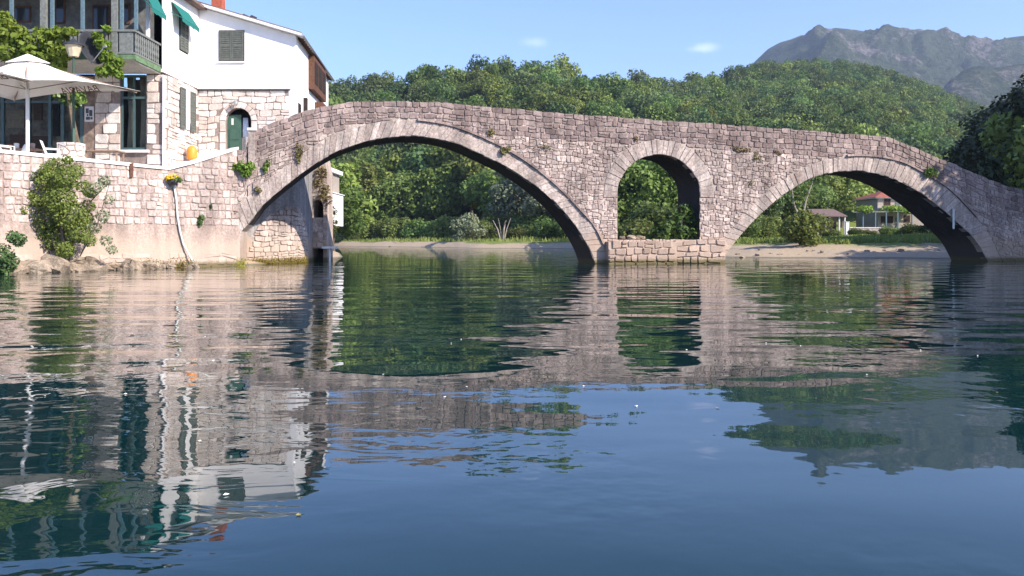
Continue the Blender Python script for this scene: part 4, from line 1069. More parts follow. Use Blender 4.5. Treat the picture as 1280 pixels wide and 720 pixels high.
# awnings
def awning(mp, u0, u1, z0, z1, out, label):
    b_ = MB(); n = 6
    for k in range(n):
        a, c = u0 + (u1 - u0) * k / n, u0 + (u1 - u0) * (k + 1) / n
        b_.add([mp(a, z1, .08), mp(c, z1, .08), mp(c, z0, out), mp(a, z0, out), mp(a, z1 + .03, .09), mp(c, z1 + .03, .09), mp(c, z0 + .03, out + .01), mp(a, z0 + .03, out + .01)], [(0, 3, 2, 1), (4, 5, 6, 7), (3, 7, 6, 2)])
        b_.add([mp(a, z0, out), mp(c, z0, out), mp(c, z0 - .16 - .05 * (k % 2), out), mp(a, z0 - .16, out)], [(0, 1, 2, 3)])
    b_.tube([mp(u0, z0, out), mp(u0, z1 - .5, .06)], .018, 6); b_.tube([mp(u1, z0, out), mp(u1, z1 - .5, .06)], .018, 6)
    return b_.build('awning', 'awning', house)
awning(mS, 38.9, 40.5, 11.85, 12.9, .62, ''); awning(mB, 42.2, 44.5, 12.25, 13.05, .62, '')

# foundation under the river side, behind the bridge
FP = [Vector((-13.8, 44.15)), Vector((-13.1, 44.75)), Vector((-12.4, 45.5)), Vector((-11.85, 46.5)), Vector((-11.72, 47.6)), Vector((-11.8, 50.4))]
FL = [0]
for a, b_ in zip(FP[:-1], FP[1:]): FL.append(FL[-1] + (b_ - a).length)
def fmap(u, v, w_):
    i = min(max(np.searchsorted(FL, u) - 1, 0), len(FP) - 2); t = (FP[i + 1] - FP[i]).normalized()
    p = FP[i] + t * (u - FL[i]); return Vector((p.x + t.y * w_, p.y - t.x * w_, v))
fnd = thing('foundation_wall', (-12.5, 46, 0), 'dark rendered foundation wall under the house seen through the tall arch', 'wall')
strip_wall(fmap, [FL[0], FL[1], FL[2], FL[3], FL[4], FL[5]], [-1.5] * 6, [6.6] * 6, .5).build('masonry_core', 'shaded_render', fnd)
uc, uw = 2.9, 2.9
lit_dome = lambda c: c[1] > 3.0 * math.sqrt(max(0, 1 - ((c[0] - uc) / uw) ** 2)) or c[1] < -.05  # pale rubble laid only inside the outline of the sunlit part
for ar, poly, i, c, k in courses(0.05, 5.8, lambda k, u: -.15 + k * .27, 12, .22, .58, .012, [[(uc - uw * math.cos(math.pi * k / 18), 3.1 * math.sin(math.pi * k / 18)) for k in range(19)]], lit_dome, .12, .18, 31):
    q = MB(); stone(q, poly, fmap, R.uniform(.05, .09), .02, .06, -.02); q.build('stone', 'quay_stone', fnd)
# buttress with a small arched recess
bt = thing('buttress', (-11.5, 51, 0), 'weathered stone buttress with a dark arched recess at the water beyond the tall arch', 'buttress')
YB = 50.6; mT = lambda u, v, w_: Vector((u, YB - w_, v))
bx0, bx1 = P(387, 0, YB).x, P(409, 0, YB).x; ox0, ox1 = P(390.5, 0, YB).x, P(404, 0, YB).x; oz = P(0, 258, YB).z; orr = (ox1 - ox0) / 2
b_ = MB(); strip_wall(mT, [bx0, ox0], [-1.5] * 2, [6.3, 6.4], 1.6, b_); strip_wall(mT, [ox1, bx1], [-1.5] * 2, [6.4, 5.2], 1.6, b_)
us_ = [ox0 + (ox1 - ox0) * k / 8 for k in range(9)]
strip_wall(mT, us_, [oz + 1.25 * math.sqrt(max(0, orr ** 2 - (u - ox0 - orr) ** 2)) for u in us_], [6.4] * 9, 1.6, b_)
strip_wall(mT, [ox0, ox1], [.75, .75], [P(0, 272, YB).z] * 2, 1.5, b_); b_.build('masonry_core', 'bridge_core', bt)
rect(mT, ox0 - .1, ox1 + .1, -1, 5, -1.55, -1.5).build('recess_back', 'dark_interior', bt)
for mp_, sg, bd in ((mT, seedgrid(ox1, bx1, .2, 5.2, .2, .34, .1), box_bounds(ox1, bx1, .1, 5.2)), (mT, seedgrid(ox0, ox1, .8, 2.55, .32, .3, .2), box_bounds(ox0, ox1, .78, 2.56))):
    for ar, poly, i in voro(sg, 1.2, .015, bd, .5): q = MB(); stone(q, poly, mp_, R.uniform(.01, .05), .02, .05); q.build('stone', 'bridge_rubble', bt)
jt = MB(); jt.box(P(404, 0, 50).x, P(420, 0, 50).x, 49.6, 50.5, .75, .87); jt.box(P(412, 0, 50).x, P(413.5, 0, 50).x, 49.8, 50, -1, .75); tag(jt.build('mooring_plank', 'white_paint'), 'pale plank landing jutting out from the foot of the buttress', 'landing')
# end post of the bridge parapet
pe = MB(); sa, sb = bp(310.5, 0)[0], bp(319, 0)[0]
pe.prism([W(sa, -.1, 4.9), W(sb, -.1, 4.9), W(sb, -.1, 6.55), W(sa, -.1, 6.55)], W(0, .5, 0) - W(0, 0, 0)); pe.build('end_post', 'bridge_ring', bridge)
pe = MB(); pe.prism([W(sa - .05, -.15, 6.55), W(sb + .05, -.15, 6.55), W(sb + .05, -.15, 6.68), W(sa - .05, -.15, 6.68)], W(0, .6, 0) - W(0, 0, 0)); pe.build('post_cap', 'coping', bridge)
#--THINGS--
# ------------------------------------------------------------------ terrace furniture
def parasol(name, corners, apex, label, lettering=None):
    base = Vector((apex[0], apex[1], 4.36)); p = thing(name, base, label, 'parasol', 'canvas parasols on the terrace')
    A = Vector(apex); C = [Vector(c) for c in corners]
    cv = MB(); n = 8
    for i in range(4):
        a, b_ = C[i], C[(i + 1) % 4]
        vs = []; 
        for r_ in range(n + 1):
            t = r_ / n
            for k in range(n + 1):
                e = a.lerp(b_, k / n); q_ = A.lerp(e, t); sag = .22 * math.sin(math.pi * t) + .10 * t * math.sin(math.pi * k / n) * -1.0
                vs.append((q_.x, q_.y, q_.z - sag * .8 + (.10 * t * math.sin(math.pi * k / n))))
        cv.add(vs, [(r_ * (n + 1) + k, r_ * (n + 1) + k + 1, (r_ + 1) * (n + 1) + k + 1, (r_ + 1) * (n + 1) + k) for r_ in range(n) for k in range(n)])
    o = cv.build('canopy', 'canvas', p, True)
    sm = o.modifiers.new('thick', 'SOLIDIFY'); sm.thickness = .012
    vc = MB(); top_ = A + Vector((0, 0, .16)); rim = [A.lerp(c, .2) + Vector((0, 0, .05)) for c in C]
    vc.add([top_] + rim, [(0, 1, 2), (0, 2, 3), (0, 3, 4), (0, 4, 1)]); vo = vc.build('vent_cap', 'canvas', p); sm = vo.modifiers.new('thick', 'SOLIDIFY'); sm.thickness = .012
    po_ = MB(); po_.tube([(A.x, A.y, 4.36), (A.x, A.y, A.z - .05)], .075, 10); po_.build('pole', 'white_paint', p)
    bs = MB(); bs.lathe((A.x, A.y, 4.36), [(.5, 0), (.5, .07), (.12, .1), (.1, .3)], 14); bs.build('base', 'metal_grey', p)
    hub = Vector((A.x, A.y, A.z - 1.35))
    for c in C:
        rb = MB(); rb.bar(A + Vector((0, 0, -.16)), A.lerp(c, .97) + Vector((0, 0, -.1)), .03, .045); rb.build('rib', 'wood_table', p)
        st = MB(); st.bar(hub, A.lerp(c, .5) + Vector((0, 0, -.24)), .028, .035); st.build('strut', 'wood_table', p)
    if lettering:
        txt, i, t0, size, off = lettering
        cu_ = bpy.data.curves.new('lettering', 'FONT'); cu_.body = txt; cu_.size = size; cu_.align_x = 'CENTER'; cu_.extrude = 0.001
        to = bpy.data.objects.new('lettering_text', cu_); COL.objects.link(to)
        bpy.context.view_layer.update()
        me = bpy.data.meshes.new_from_object(to.evaluated_get(bpy.context.evaluated_depsgraph_get())); bpy.data.objects.remove(to)
        a, b_ = C[i], C[(i + 1) % 4]; ex = (b_ - a).normalized(); mid = a.lerp(b_, off); ey = (A - a.lerp(b_, .5)).normalized(); ez = ex.cross(ey).normalized(); ey = ez.cross(ex)
        dn = Vector((0, 0, -1)); nz_ = ez if ez.dot(dn) > 0 else -ez
        o_ = mid + ey * t0 + nz_ * .17
        for v in me.vertices: v.co = o_ + ex * v.co.x + ey * v.co.y + nz_ * v.co.z - base
        me.materials.append(M['canvas_print']); lo = bpy.data.objects.new('lettering', me); COL.objects.link(lo); lo.parent = p
    return p
parasol('parasol', [(-15.75, 36.1, 7.55), (-22.3, 38.15, 7.5), (-24.6, 34.9, 7.5), (-19.4, 33.9, 7.6)], (-20.3, 35.7, 8.9), 'cream square parasol beside the street lamp, its underside printed with brown letters', ('BAVARIA', 0, .30, .5, .40))
parasol('parasol', [(-18.6, 33.1, 7.42), (-24.5, 34.6, 7.4), (-26.0, 31.2, 7.4), (-21.2, 30.0, 7.45)], (-22.6, 32.3, 8.6), 'cream square parasol at the end of the terrace away from the bridge', ('BAVARIA', 0, .35, .55, .3))
# street lamp
lp = P(92, 0, 36.8); lamp = thing('street_lamp', (lp.x, lp.y, 4.36), 'green-posted street lamp with tapered lantern in front of the gallery', 'street lamp')
b_ = MB(); b_.lathe((lp.x, lp.y, 4.36), [(.14, 0), (.12, .3), (.07, .5), (.055, 2.2), (.045, 4.76), (.09, 4.82)], 10); b_.build('post', 'green_paint', lamp, True)
lz = P(0, 71, 36.8).z
b_ = MB(); b_.lathe((lp.x, lp.y, lz), [(.2, 0), (.36, .48)], 10); b_.build('lantern', 'lamp_glass', lamp)
b_ = MB(); b_.lathe((lp.x, lp.y, lz + .48), [(.46, 0), (.42, .06), (.16, .2), (.04, .3)], 12); b_.build('lantern_cap', 'dish_dark', lamp)
# satellite dish
dc = P(112, 61, 38.1); dish = thing('satellite_dish', dc, 'dark oval satellite dish fixed to the gallery railing', 'satellite dish')
ax = Vector((.93, -.30, .22)).normalized()
b_ = MB(); b_.lathe(dc, [(.04, -.02), (.3, .015), (.55, .08), (.74, .17), (.76, .165), (.55, .06), (.3, -.005), (.04, -.04)], 24, axis=ax); b_.build('reflector', 'dish_dark', dish, True)
b_ = MB(); b_.tube([dc + Vector((.1, -.1, -.7)), dc + ax * .85 + Vector((0, 0, -.15))], .025, 6); b_.lathe(dc + ax * .85 + Vector((0, 0, -.15)), [(.05, -.1), (.06, .05), (.03, .1)], 8, axis=-ax); b_.build('feed_arm', 'metal_grey', dish)
b_ = MB(); b_.tube([dc - ax * .05, dc - ax * .3 + Vector((0, .2, -.1)), (dc.x - .3, YG, dc.z - .2)], .035, 6); b_.build('bracket', 'white_paint', dish)
# gas bottle
gb = Vector((P(240, 0, 43.8).x, 43.8, 5.35)); gas = thing('gas_bottle', gb, 'orange gas bottle standing against the stone wall by the door', 'gas bottle')
b_ = MB(); b_.lathe(gb, [(.15, 0), (.24, .05), (.26, .15), (.26, .5), (.2, .66), (.07, .74)], 14); b_.build('tank', 'orange_plastic', gas, True)
b_ = MB(); b_.tube([gb + Vector((.13 * math.cos(a), .13 * math.sin(a), .82)) for a in np.linspace(0, 6.283, 13)], .016, 6); b_.tube([gb + Vector((0, 0, .7)), gb + Vector((0, 0, .92))], .03, 6)
for a in (0, 2.1, 4.2): b_.tube([gb + Vector((.13 * math.cos(a), .13 * math.sin(a), .66)), gb + Vector((.13 * math.cos(a), .13 * math.sin(a), .82))], .014, 5)
b_.build('collar', 'metal_grey', gas); b_ = MB(); b_.tube([gb + Vector((0, 0, .92)), gb + Vector((-.1, .05, 1.15)), gb + Vector((-.12, .02, 1.9))], .012, 5); b_.build('hose', 'dish_dark', gas)
# chair, table, planter
def chair(px, Y, rz, label):
    p = P(px, 0, Y); c = thing('terrace_chair', (0, 0, 0), label, 'chair', 'white chairs on the terrace')
    b_ = MB(); b_.box(-.25, .25, -.25, .25, .42, .46); b_.build('seat', 'white_paint', c)
    b_ = MB(); b_.prism([(-.25, .22, .46), (.25, .22, .46), (.23, .42, 1.0), (-.23, .42, 1.0)], (0, .03, .01)); b_.build('backrest', 'white_paint', c)
    for x in (-.22, .22):
        for y in (-.22, .22): b_ = MB(); b_.bar((x, y, .42), (x * 1.1, y * 1.1, 0), .04, .04); b_.build('leg', 'white_paint', c)
        b_ = MB(); b_.bar((x, -.22, .66), (x, .3, .68), .05, .03); b_.bar((x, -.22, .46), (x, -.22, .66), .04, .04); b_.build('armrest', 'white_paint', c)
    c.location = (p.x, Y, 4.36); c.rotation_euler.z = rz; return c
chair(66, 35.4, 1.9, 'white chair beside the low stone planter on the terrace'); chair(20, 36.5, -.6, 'white chair at the brown table before the glazed front'); chair(8, 34.4, 2.4, 'white chair under the parasol at the end of the terrace')
def table(px, Y, mat, label, w_=.9, h_=.74):
    p = P(px, 0, Y); t = thing('terrace_table', (p.x, Y, 4.36), label, 'table')
    b_ = MB(); b_.box(p.x - w_ / 2, p.x + w_ / 2, Y - .4, Y + .4, 4.36 + h_ - .05, 4.36 + h_); b_.build('tabletop', mat, t)
    for x in (-1, 1):
        for y in (-1, 1): b_ = MB(); b_.box(p.x + x * (w_ / 2 - .08) - .03, p.x + x * (w_ / 2 - .08) + .03, Y + y * .32 - .03, Y + y * .32 + .03, 4.36, 4.36 + h_ - .05); b_.build('leg', mat, t)
table(131, 37.6, 'wood_table', 'long brown wooden table below the french window', 1.5, .82); table(28, 37.6, 'wood_table', 'brown table with dishes under the parasols', 1.6, .9)
for k, (dx, mt) in enumerate(((-.5, 'terracotta'), (-.2, 'white_paint'), (.25, 'white_paint'), (.5, 'skin_pad'))):
    p = P(28, 0, 37.6); b_ = MB(); b_.lathe((p.x + dx, 37.5, 5.262), [(.05, 0), (.1, .05), (.11, .18 + .05 * (k % 2)), (.08, .2 + .05 * (k % 2))], 10)
    tag(b_.build('table_jug', mt, None, True), ['terracotta jug on the brown table under the parasols', 'low white cup on the brown table under the parasols', 'white cup on the brown table, beside the brown jar', 'brown jar on the brown table under the parasols'][k], 'jug')
pc_ = P(89, 0, 36.2); pl = thing('stone_planter', (pc_.x, 36.2, 4.36), 'low round planter built of rubble stones on the terrace', 'planter')
b_ = MB(); b_.lathe((pc_.x, 36.2, 4.36), [(.52, 0), (.52, .95), (.3, .95)], 16); b_.build('planter_core', 'house_core', pl)
pmap = lambda u, v, w_: Vector((pc_.x + math.sin(u / .5) * (.5 + w_), 36.2 - math.cos(u / .5) * (.5 + w_), 4.36 + v))
for ar, poly, i in voro(seedgrid(-1.0, 1.0, 0, 1.0, .3, .22, .2), 1.2, .012, box_bounds(-1.0, 1.0, 0, 1.0), .4): q = MB(); stone(q, poly, pmap, R.uniform(.03, .07), .02, .05, .0); q.build('stone', 'house_stone', pl)
# things fixed on the quay wall
def qfind(px):
    best = min(np.linspace(3, QL[3], 900), key=lambda u: abs(640 + F * qmap(u, 3, 0).x / qmap(u, 3, 0).y - px)); return float(best)
def qz(px, py): u = qfind(px); Yq = qmap(u, 2.5, 0).y; return u, CH + (HZ - py) / F * Yq
u, z = qz(213, 231); fp = qmap(u, z, .25); pot = thing('flower_pot', fp, 'dark wall pot of yellow flowers on the quay wall', 'flower pot')
b_ = MB(); b_.lathe(fp, [(.12, 0), (.2, .04), (.25, .2), (.22, .2)], 12); b_.build('pot', 'dish_dark', pot, True)
b_ = MB(); b_.bar(fp + Vector((.2, 0, .02)), qmap(u, z + .02, 0), .04, .05); b_.build('bracket', 'dish_dark', pot)
v, lr = leaf_arrays([(fp.x, fp.y, fp.z + .3, .27, .27, .17), (fp.x - .15, fp.y - .1, fp.z + .27, .16, .16, .12)], 260, .05, 9); me = quads_mesh('flowers', v - np.array(fp), lr, 'yellow_petal'); mesh_obj('flowers', me, parent=pot)
v, lr = leaf_arrays([(fp.x + .1, fp.y, fp.z + .22, .3, .3, .14)], 120, .06, 10); me = quads_mesh('leaves', v - np.array(fp), lr, 'leaf_fig'); mesh_obj('leaves', me, parent=pot)
hp = []
for (px, py) in ((217, 233), (219, 250), (220, 270), (223, 290), (227, 305), (233, 320), (239, 331)):
    u, z = qz(px, py); hp.append(qmap(u, z, .10 if py < 310 else .22))
b_ = MB(); b_.tube(hp, .045, 8); tag(b_.build('wall_hose', 'hose', None, True), 'pale hose running down the quay wall into the water', 'hose')
u, z = qz(164, 213); b_ = MB(); b_.add([qmap(u - .07, z - .32, .03), qmap(u + .07, z - .28, .03), qmap(u + .09, z + .33, .03), qmap(u - .09, z + .28, .03), qmap(u - .07, z - .32, .1), qmap(u + .07, z - .28, .1), qmap(u + .09, z + .33, .1), qmap(u - .09, z + .28, .1)], [(0, 1, 2, 3), (7, 6, 5, 4), (0, 4, 5, 1), (1, 5, 6, 2), (2, 6, 7, 3), (3, 7, 4, 0)])
tag(b_.build('wooden_bracket', 'brown_wood'), 'short brown plank fixed below the coping of the quay wall', 'bracket')

# ------------------------------------------------------------------ rocks and moss at the foot of the quay
def rock_mesh(seed, nu=12, nv=8):
    r_ = random.Random(seed); o = Vector((r_.uniform(0, 50), r_.uniform(0, 50), r_.uniform(0, 50))); b_ = MB(); vs = []
    for j in range(nv + 1):
        for i in range(nu):
            th, ph_ = 2 * math.pi * i / nu, math.pi * j / nv; d = Vector((math.cos(th) * math.sin(ph_), math.sin(th) * math.sin(ph_), math.cos(ph_)))
            d2 = Vector([math.copysign(abs(c) ** .75, c) for c in d]); k = 1 + .42 * mnoise.noise(d * 1.6 + o) + .16 * mnoise.noise(d * 4 + o)
            vs.append(d2 * k * .5)
    b_.add(vs, [(j * nu + i, (j + 1) * nu + i, (j + 1) * nu + (i + 1) % nu, j * nu + (i + 1) % nu) for j in range(nv) for i in range(nu)], r=r_.random()); return b_
for k in range(34):
    px = R.uniform(-30, 236); u = qfind(max(px, 2)); off = R.uniform(.1, 1.3) * (1.15 - max(0, px) / 330); s = R.uniform(.4, 1.25) * (1.15 - max(0, px) / 420)
    p = qmap(u, .05, off + .3)
    if px < 2: p = p + Vector((-(2 - px) * .03, -(2 - px) * .03, 0))
    o = rock_mesh(k).build('rock', 'rock', None, False); o.location = (p.x, p.y, R.uniform(-.05, .12)); o.scale = (s * R.uniform(.8, 1.5), s * R.uniform(.7, 1.1), s * R.uniform(.45, .85)); o.rotation_euler = (R.uniform(-.3, .3), R.uniform(-.3, .3), R.uniform(0, 6.28))
    tag(o, 'pale rough rock at the waterline along the foot of the quay wall', 'rock', 'rocks along the foot of the quay')
def moss_clump(pts, hgt_, label, seed):
    lob = []
    for a, b_ in zip(pts[:-1], pts[1:]):
        n_ = max(2, int((b_ - a).length / .16))
        for k in range(n_):
            p = a.lerp(b_, (k + .5) / n_); lob.append((p.x, p.y, .05 + hgt_ * .3, .16, .12, hgt_ * R.uniform(.7, 1.1)))
    v, lr = leaf_arrays(lob, 90 * len(lob), .028, seed, .6); me = quads_mesh('moss_clump', v, lr, 'moss'); o = mesh_obj('moss_clump', me); tag(o, label, 'moss', 'moss along the waterline'); return o
for k, (a, c, lb) in enumerate(((78, 112, 'yellow green moss on the rocks below the big bush'), (146, 166, 'short strip of yellow moss at the foot of the quay'), (171, 190, 'small patch of moss between the bush and the hose'), (199, 233, 'yellow green moss where the pale hose meets the water'), (284, 299, 'moss at the corner of the quay next to the tall arch'))):
    moss_clump([qmap(qfind(a + (c - a) * t), 0, .45 + (.5 if k == 0 else .15)) for t in (0, .5, 1)], .32, lb, 60 + k)
moss_clump([fmap(uu, 0, .16) for uu in (.2, 1.2, 2.2, 3.0, 3.9, 4.6)], .24, 'band of yellow moss along the stones under the tall arch', 70)

# ------------------------------------------------------------------ plants on walls and terrace
def plant(name, lobes, n_, size, mat, label, cat='plant', stems=None, group=None, seed=1, shell=.5):
    c = np.mean(np.array(lobes)[:, :3], 0); zb = min(l[2] - l[5] for l in lobes); o_ = Vector((c[0], c[1], zb))
    p = thing(name, o_, label, cat, group); v, lr = leaf_arrays(lobes, n_, size, seed, shell)
    mesh_obj('foliage', quads_mesh('foliage', v - np.array(o_), lr, mat), parent=p)
    if stems:
        b_ = MB()
        for pts, r_ in stems: b_.tube(pts, [r_ * (1 - .7 * i / (len(pts) - 1)) for i in range(len(pts))], 6)
        b_.build('stem', 'bark', p)
    return p
def L(px, py, Y, rpx, rypx=None, ry=None):
    p = P(px, py, Y); k = Y / F; return (p.x, p.y, p.z, rpx * k, ry or rpx * k, (rypx or rpx) * k)
YV = 37.55
plant('grape_vine', [L(x, y, YV + R.uniform(-.2, .25), r_, r_ * .8, .45) for x, y, r_ in ((5, 25, 12), (-10, 40, 20), (15, 45, 16), (30, 52, 14), (10, 65, 16), (38, 66, 14), (52, 42, 10), (60, 50, 14), (72, 44, 13), (66, 62, 14), (78, 66, 12), (58, 72, 12), (74, 82, 9), (25, 38, 8), (88, 40, 6))], 2700, .12, 'leaf_vine', 'bright green grape vine trained along the gallery above the parasols', 'vine', [([P(98, 190, 38.3), P(92, 160, 38.2), P(86, 125, 38.1), P(78, 80, 37.8)], .16), ([P(80, 85, 37.8), P(50, 62, 37.7), P(5, 50, 37.6)], .05)], seed=31)
plant('grape_vine', [L(x, y, YV + .5 + R.uniform(-.1, .2), r_, r_ * .85, .35) for x, y, r_ in ((128, 55, 9), (134, 72, 10), (140, 84, 11), (147, 92, 7), (122, 45, 6), (133, 36, 4), (150, 78, 6), (128, 90, 8))], 800, .11, 'leaf_vine', 'green vine shoots hanging below the balcony corner by the satellite dish', 'vine', [([P(118, 95, 38.3), P(130, 80, 38.2), P(146, 70, 38.2)], .03)], seed=32)
plant('grape_vine', [L(x, y, 38.4, r_, r_ * .8, .4) for x, y, r_ in ((85, 124, 9), (98, 122, 9), (92, 130, 6), (75, 120, 5))], 350, .12, 'leaf_fig', 'dark vine leaves hanging under the parasol by the leaning trunk', 'vine', seed=33)
BY = 34.2
plant('riverside_bush', [L(x, y, BY + R.uniform(-.4, .5), r_, r_ * .9) for x, y, r_ in ((70, 208, 13), (62, 228, 17), (82, 222, 16), (95, 213, 10), (75, 250, 20), (60, 272, 22), (88, 268, 20), (50, 290, 17), (70, 298, 20), (98, 290, 15), (110, 258, 9), (112, 240, 8), (45, 250, 9), (82, 312, 12), (30, 262, 8), (38, 244, 9), (44, 268, 12), (36, 285, 10), (104, 232, 9), (106, 275, 12), (112, 300, 9), (84, 200, 7), (56, 212, 8))], 14000, .052, 'leaf_bush', 'large bright green bush growing at the foot of the quay wall', 'bush',
      [([P(80, 330, BY), P(78, 290, BY), P(70, 240, BY), P(72, 205, BY)], .09), ([P(85, 328, BY), P(95, 285, BY), P(115, 250, BY), P(132, 232, BY)], .05), ([P(76, 325, BY), P(58, 280, BY), P(38, 240, BY), P(24, 225, BY)], .05)], seed=41)
plant('riverside_bush', [L(x, y, BY + R.uniform(-.3, .3), r_, r_ * .9) for x, y, r_ in ((120, 235, 9), (130, 226, 8), (136, 250, 7), (128, 270, 9), (118, 285, 9), (132, 300, 8), (140, 312, 7), (36, 232, 8), (26, 222, 7), (32, 250, 8), (42, 220, 6))], 1500, .05, 'leaf_willow', 'thin grey green twigs spreading either side of the big bush', 'bush', [([P(100, 320, BY), P(122, 280, BY), P(138, 225, BY)], .03)], seed=42)
plant('riverside_bush', [L(x, y, 31.5, r_, r_) for x, y, r_ in ((2, 318, 14), (14, 328, 10), (-8, 335, 16), (8, 340, 9), (24, 300, 9), (16, 296, 8))], 2000, .06, 'leaf_dark', 'dark low bush on the rocks beside the large bright bush', 'bush', seed=43)
u, z = qz(248, 277); q = qmap(u, z, .12); plant('wall_plant', [(q.x, q.y, q.z, .13, .1, .24), (q.x + .06, q.y, q.z + .18, .14, .1, .14)], 260, .045, 'leaf_dark', 'small dark tuft rooted in the quay wall beside the hose', group='plants in the masonry', seed=44)
u, z = qz(262, 258); q = qmap(u, z, .08); plant('wall_plant', [(q.x, q.y, q.z, .07, .06, .12)], 90, .035, 'leaf_dark', 'tiny dark tuft high in the quay wall', group='plants in the masonry', seed=45)
def bplant(px, py, rpx, rypx, mat, label, n_=200, size=.06, seed=1, out=.1, drop=0):
    s, z = bp(px, py); k = (BD + s * BS) / F; lob = []
    for j in range(4): q_ = W(s + R.uniform(-.6, .6) * rpx * k, -out, z + R.uniform(-.6, .6) * rypx * k); lob.append((q_.x, q_.y, q_.z, rpx * k * .6, .1, rypx * k * .6))
    return plant('wall_plant', lob, n_, size, mat, label, group='plants in the masonry', seed=seed)
bplant(306, 211, 13, 9, 'leaf_vine', 'yellow green plant at the joint of quay and bridge', 420, .07, 51, .2)
bplant(334, 207, 5, 8, 'leaf_vine', 'small yellow green plant above the quay foot of the tall arch', 160, .06, 52)
bplant(374, 192, 4, 13, 'leaf_dry', 'upright yellowish weed growing on the ring of the tall arch', 180, .055, 53)
bplant(323, 237, 4, 5, 'leaf_dry', 'dry tuft low on the ring of the tall arch, house side', 80, .05, 54); bplant(291, 268, 5, 6, 'leaf_dry', 'dry tuft where the tall arch springs from the quay', 90, .05, 55)
bplant(614, 164, 5, 8, 'leaf_dry', 'thin straggly weed over the right shoulder of the tall arch', 100, .05, 56); bplant(631, 188, 6, 6, 'leaf_dry', 'brown dried tuft on the ring of the tall arch', 150, .06, 57, .12)
bplant(682, 185, 10, 3, 'leaf_dry', 'flat mossy patch in the spandrel right of the tall arch', 120, .04, 58, .03); bplant(795, 174, 5, 4, 'leaf_dry', 'small mossy tuft above the small round arch', 90, .04, 59, .04)
bplant(925, 186, 13, 4, 'leaf_dry', 'wide brown moss patch between the small and the low wide arch', 260, .045, 60, .02); bplant(946, 196, 5, 8, 'leaf_dry', 'brown moss streak below the wide moss patch', 140, .045, 61, .02); bplant(971, 191, 6, 3, 'leaf_dry', 'short moss patch left of the low wide arch crown', 90, .045, 62, .02); bplant(938, 229, 6, 4, 'leaf_dry', 'faint moss tuft low in the spandrel beside the low wide arch', 80, .04, 66, .02)
bplant(1162, 217, 9, 9, 'leaf_fig', 'green leafy plant rooted over the right shoulder of the low wide arch', 330, .07, 63, .16)
# fig in the small arch
Yf = 46.6
plant('fig_shrub', [L(x, y, Yf + R.uniform(-.5, .5), r_, r_ * .9) for x, y, r_ in ((855, 265, 11), (862, 278, 11), (845, 272, 9), (850, 290, 12), (835, 284, 10), (822, 288, 9), (812, 294, 7), (866, 292, 8), (840, 296, 9), (828, 296, 8), (858, 260, 7))], 950, .13, 'leaf_fig', 'leafy green fig shrub growing in the small round arch', 'shrub', [([P(845, 300, Yf), P(852, 280, Yf), P(856, 262, Yf)], .05), ([P(842, 300, Yf), P(830, 290, Yf), P(815, 290, Yf)], .04)], seed=64, shell=.3)
for k, (px, s) in enumerate(((778, .35), (790, .5), (800, .45), (806, .3))):
    p = P(px, 297, 45.4); o = rock_mesh(80 + k).build('loose_stone', 'rock'); o.location = (p.x, 45.5 + k * .2, sill + .08); o.scale = (s, s * .8, s * .5); tag(o, 'loose grey stone lying on the sill of the small arch', 'stone', 'loose stones in the small arch')
s_, z_ = bp(400, 225); Yp = 50.4
plant('wall_plant', [L(x, y, Yp, r_, r_ * 1.1, .3) for x, y, r_ in ((402, 215, 7), (398, 228, 6), (407, 238, 6), (411, 250, 5), (403, 246, 5))], 420, .08, 'leaf_dry', 'brown dried creeper hanging over the buttress', group='plants in the masonry', seed=65)

# ------------------------------------------------------------------ trees on the far banks
SPEC = {}
def species(key, mat, lob, n_, size, trunk, nvar=3):
    SPEC[key] = []
    for k in range(nvar):
        v, lr = leaf_arrays(lob(k), n_, size, 300 + k * 7 + len(SPEC) * 31, .6); cm = quads_mesh('crown', v, lr, mat)
        tm = trunk(k); me = bpy.data.meshes.new('trunk'); me.from_pydata([tuple(p) for p in tm.v], [], tm.f); me.materials.append(M['pale_bark' if key == 'willow' else 'bark']); SPEC[key].append((cm, me))
species('broad', 'leaf_broad', lambda k: crown_lobes(400 + k, 20, .56, .34, .42, .11, .18), 4200, .024, lambda k: trunk_mb(k, .5, .018, 6))
species('dark', 'leaf_dark', lambda k: crown_lobes(420 + k, 18, .55, .32, .42, .12, .19), 4200, .024, lambda k: trunk_mb(10 + k, .5, .02, 6))
species('shade_dark', 'leaf_shade_dark', lambda k: crown_lobes(430 + k, 26, .52, .34, .46, .09, .16), 9000, .015, lambda k: trunk_mb(14 + k, .5, .02, 6))
species('light', 'leaf_light', lambda k: crown_lobes(440 + k, 18, .55, .36, .42, .11, .18), 4200, .024, lambda k: trunk_mb(20 + k, .5, .016, 6))
species('willow', 'leaf_willow', lambda k: crown_lobes(460 + k, 22, .58, .36, .38, .08, .14), 4200, .022, lambda k: trunk_mb(30 + k, .55, .022, 8, .28))
species('shrub', 'leaf_broad', lambda k: crown_lobes(480 + k, 14, .42, .52, .46, .18, .28), 2600, .04, lambda k: trunk_mb(40 + k, .3, .02, 5))
species('grey_shrub', 'leaf_willow', lambda k: crown_lobes(500 + k, 14, .42, .55, .46, .16, .26), 3000, .035, lambda k: trunk_mb(50 + k, .3, .02, 5))
WORD = {'broad': 'broadleaf_tree', 'dark': 'broadleaf_tree', 'shade_dark': 'shade_dark_tree', 'light': 'broadleaf_tree', 'willow': 'willow_tree', 'shrub': 'shrub', 'grey_shrub': 'shrub'}
